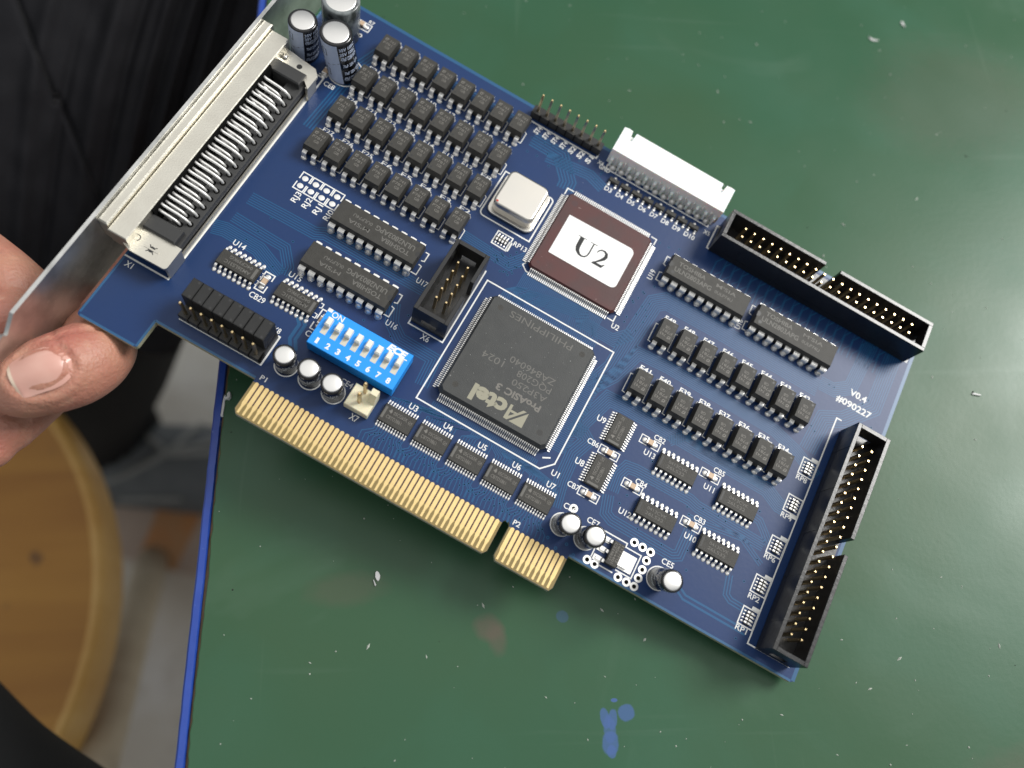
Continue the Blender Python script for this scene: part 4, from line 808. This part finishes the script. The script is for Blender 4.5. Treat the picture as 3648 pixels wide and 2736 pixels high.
for r, z in prof:
    for i in range(n): V.append((max(r, .0005) * math.cos(2 * PI * i / n), max(r, .0005) * math.sin(2 * PI * i / n), z))
for k in range(len(prof) - 1):
    for i in range(n): a = k * n + i; b_ = k * n + (i + 1) % n; F.append((a, b_, b_ + n, a + n)); M.append(1 if 4 <= k <= 7 else 0)
spart('seat', wmesh('seat', V, F, ['seat_wood', 'rim_wood'], M, True))
def wtube(pts, rs, n=12):
    P = [Vector(p) for p in pts]; V = []; F = []
    for i in range(len(P)):
        d = (P[min(i + 1, len(P) - 1)] - P[max(i - 1, 0)]).normalized(); a = d.cross(Vector((.31, .22, .92))).normalized(); b_ = d.cross(a)
        for k in range(n): t = 2 * PI * k / n; V.append(tuple(P[i] + (a * math.cos(t) + b_ * math.sin(t)) * rs[i]))
    for i in range(len(P) - 1):
        for k in range(n): q = i * n + k; q2 = i * n + (k + 1) % n; F.append((q, q2, q2 + n, q + n))
    F.append(tuple(range(n))[::-1]); F.append(tuple((len(P) - 1) * n + k for k in range(n))); return V, F
for ax, ay, bx, by in ((.172, -.075, .034, .116), (-.155, -.085, -.17, .108), (.1, -.14, .16, -.25), (-.1, -.14, -.16, -.2)):
    v, f = wtube([(ax, ay, .44), (bx, by, .0)], [.013, .016]); spart('leg', wmesh('leg', v, f, ['pale_wood'], None, True))
mat('plank', (0.50, 0.40, 0.33), .7, var=(18, .7, (0.42, 0.32, 0.26), 4, .4, .62)); mat('orange_paint', (0.55, 0.26, 0.10), .6, var=(40, .6, (0.48, .3, .16), 3, .4, .6))
v, f = wbox(-.16, .16, -.042, .042, 0, .02); o = bpy.data.objects.new('wood_plank', wmesh('wood_plank', v, f, ['plank'])); COL.objects.link(o); o.location = (-.262, .112, -.749); o.rotation_euler = (0, 0, -.28)
tag(o, 'pinkish wooden plank with an orange patch lying on the floor beside the stool', 'plank')
v = [(-.012, -.0425, .0205), (.030, -.0425, .0205), (.034, .02, .0205), (.018, .040, .0205), (-.014, .036, .0205)]; p = bpy.data.objects.new('paint_patch', wmesh('paint_patch', v, [(0, 1, 2, 3, 4)], ['orange_paint'])); COL.objects.link(p); p.parent = o
# ================================================================== the person holding the card (hand, sleeve, leg, shoe)
mat('skin', (0.45, 0.195, 0.14), .42, var=[(55, .75, (0.50, 0.26, 0.175), 3, .40, .62), (38, .6, (0.40, 0.105, 0.085), 3, .47, .66), (260, .5, (0.55, 0.30, 0.21), 4, .55, .68), (900, .35, (0.46, 0.22, 0.16), 4, .55, .7)], bump=(1300, .9, 6), sss=.2)
mat('nail', (0.62, 0.34, 0.28), .28, var=(140, .6, (0.66, 0.40, 0.33), 3, .4, .6))
mat('nail_edge', (0.70, 0.56, 0.44), .4)
mat('jacket', (0.0088, 0.0088, 0.0108), .8, spec=.15, var=[(14, .6, (0.013, 0.013, 0.016), 4, .4, .65), (2600, .5, (0.019, 0.019, 0.021), 2, .5, .75)], bump=(1600, .35, 3))
mat('seam', (0.005, 0.005, 0.006), .8)
mat('trousers', (0.006, 0.006, 0.007), .8, spec=.2, bump=(400, .3, 3))
mat('shoe_grey', (0.13, 0.145, 0.155), .65, var=(40, .5, (0.095, 0.108, 0.118), 3, .4, .6)); mat('shoe_trim', (0.30, 0.31, 0.30), .6); mat('shoe_sole', (0.40, 0.39, 0.36), .7); mat('dark_cloth', (0.010, 0.011, 0.012), .8, spec=.3, bump=(900, .3, 3))
def capsules(chains, k=14):
    V = []; F = []
    for ch in chains:
        P = [Vector(c[:3]) for c in ch]; Rr = [c[3] for c in ch]
        # resample with smooth interpolation
        pts = []; rs = []
        for i in range(len(P) - 1):
            p0 = P[max(i - 1, 0)]; p1 = P[i]; p2 = P[i + 1]; p3 = P[min(i + 2, len(P) - 1)]
            for s_ in range(8):
                t = s_ / 8; t2 = t * t; t3 = t2 * t
                pts.append(.5 * ((2 * p1) + (p2 - p0) * t + (2 * p0 - 5 * p1 + 4 * p2 - p3) * t2 + (3 * p1 - p0 - 3 * p2 + p3) * t3)); rs.append(Rr[i] + (Rr[i + 1] - Rr[i]) * (t2 * (3 - 2 * t)))
        pts.append(P[-1]); rs.append(Rr[-1])
        d0 = (pts[1] - pts[0]).normalized(); d1 = (pts[-1] - pts[-2]).normalized()
        A = [(pts[0] - d0 * rs[0] * math.sin(a), rs[0] * math.cos(a)) for a in (1.5, 1.15, .8, .4)]; B = [(pts[-1] + d1 * rs[-1] * math.sin(a), rs[-1] * math.cos(a)) for a in (.4, .8, 1.15, 1.5)]
        full = A + list(zip(pts, rs)) + B
        base = len(V); n = k; prev = None
        for i, (p, r) in enumerate(full):
            d = (full[min(i + 1, len(full) - 1)][0] - full[max(i - 1, 0)][0]).normalized()
            a = d.orthogonal().normalized() if prev is None else (prev - d * prev.dot(d)).normalized(); prev = a; b_ = d.cross(a)
            for j in range(n): t = 2 * PI * j / n; V.append(tuple(p + (a * math.cos(t) + b_ * math.sin(t)) * r))
        for i in range(len(full) - 1):
            for j in range(n): q = base + i * n + j; q2 = base + i * n + (j + 1) % n; F.append((q, q2, q2 + n, q + n))
        F.append(tuple(base + j for j in range(n))[::-1]); F.append(tuple(base + (len(full) - 1) * n + j for j in range(n)))
    return V, F
thumb = [(-0.0372, -0.0186, 0.0252, 0.0054), (-0.0321, -0.017, 0.0258, 0.0076), (-0.0277, -0.0146, 0.0253, 0.0087), (-0.0234, -0.0117, 0.0238, 0.009), (-0.0213, -0.0062, 0.0196, 0.0085), (-0.026, 0.0055, 0.0095, 0.0082), (-0.0305, 0.0192, -0.0041, 0.009), (-0.0339, 0.0324, -0.023, 0.011)]
f1 = [(-0.0538, 0.0171, 0.0179, 0.0092), (-0.046, 0.0107, 0.0205, 0.0092), (-0.0417, 0.0071, 0.0187, 0.0092), (-0.0394, 0.0074, 0.0053, 0.009), (-0.0361, 0.0241, -0.0172, 0.01)]
f2 = [(-0.0437, -0.002, 0.0237, 0.007), (-0.0396, -0.0006, 0.0225, 0.0078), (-0.0385, 0.0014, 0.0118, 0.008), (-0.0411, 0.0108, -0.0054, 0.0085), (-0.0378, 0.0269, -0.0229, 0.01)]
f3 = [(-0.0437, -0.0268, 0.014, 0.0056), (-0.0427, -0.0225, 0.0135, 0.0074), (-0.0409, -0.0164, 0.0112, 0.0082), (-0.0399, -0.0091, 0.0052, 0.0082), (-0.0421, 0.0043, -0.0077, 0.0085), (-0.0392, 0.0261, -0.0248, 0.01)]
f4 = [(-0.056, -0.01, -0.0039, 0.006), (-0.053, -0.004, -0.0059, 0.0072), (-0.0499, 0.006, -0.0127, 0.0075), (-0.0489, 0.0195, -0.026, 0.0085), (-0.0427, 0.0316, -0.034, 0.01)]
palm = [(-0.0342, 0.0269, -0.0193, 0.0115), (-0.0363, 0.0363, -0.0305, 0.013), (-0.0356, 0.0474, -0.0439, 0.015), (-0.0303, 0.0572, -0.0581, 0.019)]
arm = [(-0.0303, 0.0572, -0.0581, 0.019), (-0.0267, 0.0826, -0.0749, 0.022), (-0.03, 0.1182, -0.0983, 0.028)]
V, F = capsules([thumb, f1, f2, f3, f4, palm, arm])
me = bpy.data.meshes.new('person'); me.from_pydata(V, [], F); me.update()
tmp = bpy.data.objects.new('tmp', me); COL.objects.link(tmp)
r = tmp.modifiers.new('r', 'REMESH'); r.mode = 'VOXEL'; r.voxel_size = .0009; r.use_smooth_shade = True
sm = tmp.modifiers.new('s', 'SMOOTH'); sm.factor = .5; sm.iterations = 10
dg = bpy.context.evaluated_depsgraph_get(); body = bpy.data.meshes.new_from_object(tmp.evaluated_get(dg)); bpy.data.objects.remove(tmp)
# knuckle creases, the nail bed and skin folds pressed into the surface
NC = Vector((-.0262, -.0160, .0)); NA = Vector((-.0104, -.0049)).normalized(); NB = Vector((-NA.y, NA.x))
def groove(p, c, d, w, l):
    q = p - c; u = q.dot(d); v_ = (q - d * u).length
    return math.exp(-(u / w) ** 2) * (1 if v_ < l else 0)
cr = [(Vector((-.0222, -.0076, .029)), Vector((.55, -.75, .3)).normalized(), .0006, .011), (Vector((-.0236, -.0100, .032)), Vector((.75, .55, .0)).normalized(), .0005, .0075), (Vector((-.0440, .0100, .029)), Vector((.80, .35, .2)).normalized(), .0009, .0085), (Vector((-.0428, .0080, .030)), Vector((.9, .1, .2)).normalized(), .0006, .0075), (Vector((-.0422, -.0205, .021)), Vector((.3, .9, .2)).normalized(), .0006, .009)]
nrm = [v.normal.copy() for v in body.vertices]
for v, nn in zip(body.vertices, nrm):
    d = 0.0
    for c, dr, w, l in cr: d += .00055 * groove(v.co, c, dr, w, l)
    if v.co.z > .0275:
        q = Vector((v.co.x - NC.x, v.co.y - NC.y)); a, b_ = q.dot(NA) / .0062, q.dot(NB) / .0047
        e = math.hypot(a, b_)
        if e < 1.25 and a < .95: d += .00055 * math.exp(-((e - 1.02) / .10) ** 2)
        if 1.02 < e < 1.6: d -= .00030 * math.exp(-((e - 1.22) / .15) ** 2)
    v.co -= nn * d
body.materials.clear(); body.materials.append(MATS['skin']); body.name = 'person'
person = bpy.data.objects.new('person', body); COL.objects.link(person)
tag(person, 'person in a dark jacket at the upper left, bare hand pinching the metal bracket', 'person')
# thumb nail: a curved plate laid on the thumb
from mathutils.bvhtree import BVHTree
bv = BVHTree.FromPolygons([tuple(v.co) for v in body.vertices], [tuple(p.vertices) for p in body.polygons])
def nail(cx, cy, A, B, la, lb, name):
    V = []; F = []; M = []; na, nb = 18, 14
    for i in range(na + 1):
        a = -1 + 2 * i / na
        hw = math.sqrt(max(0, 1 - max(0, -a) ** 2.6)) * (1 - .10 * max(0, a)); hw = max(hw, .05)
        if a > .8: hw *= 1 - .25 * ((a - .8) / .2) ** 2
        for j in range(nb + 1):
            b_ = (-1 + 2 * j / nb) * hw; p = Vector((cx, cy)) + A * a * la + B * b_ * lb
            h = bv.ray_cast(Vector((p.x, p.y, .2)), Vector((0, 0, -1)))
            z = h[0].z if h[0] else .03
            V.append((p.x, p.y, z))
    # smooth heights, lift
    for it in range(6):
        W_ = [v[2] for v in V]
        for i in range(na + 1):
            for j in range(nb + 1):
                s_ = 0; c = 0
                for di, dj in ((1, 0), (-1, 0), (0, 1), (0, -1), (0, 0)):
                    if 0 <= i + di <= na and 0 <= j + dj <= nb: s_ += W_[(i + di) * (nb + 1) + j + dj]; c += 1
                V[i * (nb + 1) + j] = (*V[i * (nb + 1) + j][:2], s_ / c)
    o = []
    for i in range(na + 1):
        for j in range(nb + 1):
            b_ = -1 + 2 * j / nb; a = -1 + 2 * i / na; v = V[i * (nb + 1) + j]; o.append((v[0], v[1], v[2] + .00045 - .00075 * abs(b_) ** 3 - .0006 * max(0, -a) ** 4))
    for i in range(na):
        for j in range(nb):
            q = i * (nb + 1) + j; F.append((q, q + nb + 1, q + nb + 2, q + 1)); M.append(1 if i >= na - 1 else 0)
    ob = bpy.data.objects.new(name, wmesh(name, o, F, ['nail', 'nail_edge'], M, True)); COL.objects.link(ob); ob.parent = person; return ob
nail(NC.x, NC.y, NA, NB, .0060, .0045, 'nail')
nail(-.0432, -.0012, Vector((-.9, -.43)), Vector((.43, -.9)), .0042, .0040, 'nail')
# jacket: draped sheet with hanging folds and stitched seams
CP = [[(-.1000, .1500, -.0068), (-.0622, .160, -.0151), (-.0286, .1665, -.0209), (-.0040, .1774, -.0294)], [(-.1050, .103, -.029), (-.0713, .1141, -.0417), (-.041, .1178, -.0453), (-.0066, .1223, -.0498)], [(-.1093, .0724, -.0554), (-.0851, .0832, -.0724), (-.0569, .0856, -.0759), (-.0232, .0855, -.0752)], [(-.1283, .0475, -.1048), (-.1068, .0572, -.1271), (-.0855, .0604, -.1346), (-.0612, .0618, -.1377)]]
def bern(t): return ((1 - t) ** 3, 3 * t * (1 - t) ** 2, 3 * t * t * (1 - t), t ** 3)
def patchp(u, v):
    bu, bv_ = bern(u), bern(v); p = Vector((0, 0, 0))
    for i in range(4):
        for j in range(4): p += Vector(CP[i][j]) * bv_[i] * bu[j]
    return p
from mathutils import noise as mn
NU, NV = 150, 120; JV = []; JF = []
def fold(u, v):
    w = u + .16 * v + .02 * math.sin(6 * v); a = 0
    for c, wd_, h, v0, v1 in ((.30, .030, .0045, .10, .95), (.40, .016, -.0030, .2, 1.), (.50, .034, .0055, -.1, .6), (.58, .018, -.0040, 0, .7), (.655, .016, .0040, -.1, .55), (.70, .014, -.0035, -.1, .55), (.745, .015, .0038, -.1, .5), (.80, .015, -.0035, -.1, .5), (.84, .016, .0036, -.1, .5), (.90, .02, -.003, -.1, .5), (.20, .05, .004, .3, 1.1), (.62, .05, .006, .55, 1.1), (.80, .05, -.005, .5, 1.1)):
        e = math.exp(-((w - c) / wd_) ** 2); f = 1 / (1 + math.exp(-(v - v0) * 18)) / (1 + math.exp((v - v1) * 14)); a += .7 * h * e * f
    a += .0022 * mn.noise(Vector((u * 5, v * 5, 1.3))) + .0008 * mn.noise(Vector((u * 16, v * 16, 4.1)))
    for (u0, v0, u1, v1) in SEAMS:
        L2 = (u1 - u0) ** 2 + (v1 - v0) ** 2; t = ((u - u0) * (u1 - u0) + (v - v0) * (v1 - v0)) / L2
        if 0 < t < 1:
            d = abs((u - u0) * (v1 - v0) - (v - v0) * (u1 - u0)) / math.sqrt(L2); a -= .0016 * math.exp(-(d / .008) ** 2)
    return a
SEAMS = ((.10, .02, .30, .36), (.30, .34, .52, .64), (.0, .30, .12, .10))
for j in range(NV + 1):
    for i in range(NU + 1):
        u, v = i / NU, j / NV; p = patchp(u, v); n_ = (patchp(min(u + .01, 1), v) - patchp(max(u - .01, 0), v)).cross(patchp(u, max(v - .01, 0)) - patchp(u, min(v + .01, 1))).normalized()
        if n_.z < 0: n_ = -n_
        JV.append(tuple(p + n_ * fold(u, v)))
for j in range(NV):
    for i in range(NU): q = j * (NU + 1) + i; JF.append((q, q + NU + 1, q + NU + 2, q + 1))
off_ = len(JV); JV += [(x, y, z - .004) for x, y, z in JV]; JF += [(a + off_, d + off_, c + off_, b_ + off_) for a, b_, c, d in list(JF)]
for i in range(NU):
    for q in (i, NV * (NU + 1) + i): JF.append((q, q + 1, q + 1 + off_, q + off_))
for j in range(NV):
    for q in (j * (NU + 1), j * (NU + 1) + NU): JF.append((q, q + NU + 1, q + NU + 1 + off_, q + off_))
jk = bpy.data.objects.new('jacket', wmesh('jacket', JV, JF, ['jacket'], None, True)); COL.objects.link(jk); jk.parent = person
SV = []; SF = []
for (u0, v0, u1, v1) in SEAMS:
    P = []
    for k in range(40):
        t = k / 39; u, v = u0 + (u1 - u0) * t, v0 + (v1 - v0) * t; p = patchp(u, v); n_ = (patchp(min(u + .01, 1), v) - patchp(max(u - .01, 0), v)).cross(patchp(u, max(v - .01, 0)) - patchp(u, min(v + .01, 1))).normalized()
        if n_.z < 0: n_ = -n_
        P.append(tuple(p + n_ * (fold(u, v) + .0001)))
    v_, f_ = wtube(P, [.00035] * 40, 5); b0 = len(SV); SV += v_; SF += [tuple(i + b0 for i in q) for q in f_]
so = bpy.data.objects.new('seam', wmesh('seam', SV, SF, ['seam'])); COL.objects.link(so); so.parent = jk
v, f = wtube([(-.13, .20, -.14), (-.175, .175, -.26), (-.235, .185, -.42), (-.305, .208, -.60), (-.322, .205, -.69), (-.325, .20, -.715)], [.085, .078, .068, .058, .056, .052], 28)
o = bpy.data.objects.new('trousers', wmesh('trousers', v, f, ['trousers'], None, True)); COL.objects.link(o); o.parent = person
# shoe: rounded upper on a sole, pale piping across it
V = []; F = []; n = 24
secs = [(-.37, .040, .060), (-.345, .046, .082), (-.31, .046, .092), (-.27, .047, .082), (-.23, .050, .066), (-.19, .052, .054), (-.15, .050, .046), (-.115, .042, .038), (-.095, .022, .026)]
for x, hw, h in secs:
    for k in range(n):
        t = 2 * PI * k / n; V.append((x, .182 + .01 * math.sin(x * 9) + hw * math.cos(t), -.735 + (h * math.sin(t) if t < PI else .012 * math.sin(t))))
for i in range(len(secs) - 1):
    for k in range(n): q = i * n + k; q2 = i * n + (k + 1) % n; F.append((q, q2, q2 + n, q + n))
F += [tuple(range(n))[::-1], tuple((len(secs) - 1) * n + k for k in range(n))]
sh = bpy.data.objects.new('shoe', wmesh('shoe', V, F, ['shoe_grey'], None, True)); COL.objects.link(sh); sh.parent = person
V = []; F = []
for zz in (-.749, -.730):
    for x, hw, h in secs: V.append((x, .182 + .01 * math.sin(x * 9) + hw * 1.06, zz))
    for x, hw, h in secs[::-1]: V.append((x, .182 + .01 * math.sin(x * 9) - hw * 1.06, zz))
n = 2 * len(secs); F = [(i, (i + 1) % n, n + (i + 1) % n, n + i) for i in range(n)] + [tuple(range(n, 2 * n)), tuple(range(n))[::-1]]
o = bpy.data.objects.new('sole', wmesh('sole', V, F, ['shoe_sole'])); COL.objects.link(o); o.parent = sh
def onshoe(x, t):
    for a, b_ in zip(secs, secs[1:]):
        if a[0] <= x <= b_[0]:
            k = (x - a[0]) / (b_[0] - a[0]); hw = a[1] + (b_[1] - a[1]) * k; h = a[2] + (b_[2] - a[2]) * k
            return (x, .182 + .01 * math.sin(x * 9) + (hw + .001) * math.cos(t), -.735 + (h + .001) * math.sin(t))
SV = []; SF = []
for pts in ([(-.31, 2.4), (-.28, 2.1), (-.255, 1.75), (-.238, 1.4), (-.228, .9), (-.225, .4)], [(-.238, 1.5), (-.21, 1.25), (-.185, .95), (-.165, .6)], [(-.245, 1.6), (-.215, 1.5), (-.185, 1.35), (-.155, 1.2)], [(-.33, .7), (-.30, .9), (-.27, 1.2), (-.245, 1.55)], [(-.30, 2.75), (-.26, 2.6), (-.23, 2.5)]):
    P = []
    for (x0, t0), (x1, t1) in zip(pts, pts[1:]):
        for k in range(6): P.append(onshoe(x0 + (x1 - x0) * k / 6, t0 + (t1 - t0) * k / 6))
    v_, f_ = wtube(P, [.0032] * len(P), 6); b0 = len(SV); SV += v_; SF += [tuple(i + b0 for i in q) for q in f_]
o = bpy.data.objects.new('piping', wmesh('piping', SV, SF, ['shoe_trim'], None, True)); COL.objects.link(o); o.parent = sh
# ---- second person: only a corner of dark clothing over the stool
V, F = capsules([[(-.140, -.075, -.085, .040), (-.100, -.112, -.080, .042), (-.050, -.150, -.085, .046)]], 24)
me = bpy.data.meshes.new('person'); me.from_pydata(V, [], F); me.materials.append(MATS['dark_cloth']); me.polygons.foreach_set('use_smooth', [True] * len(F)); me.update()
o = bpy.data.objects.new('person', me); COL.objects.link(o); tag(o, 'dark clothed knee of another person, just showing in the bottom left corner', 'person')
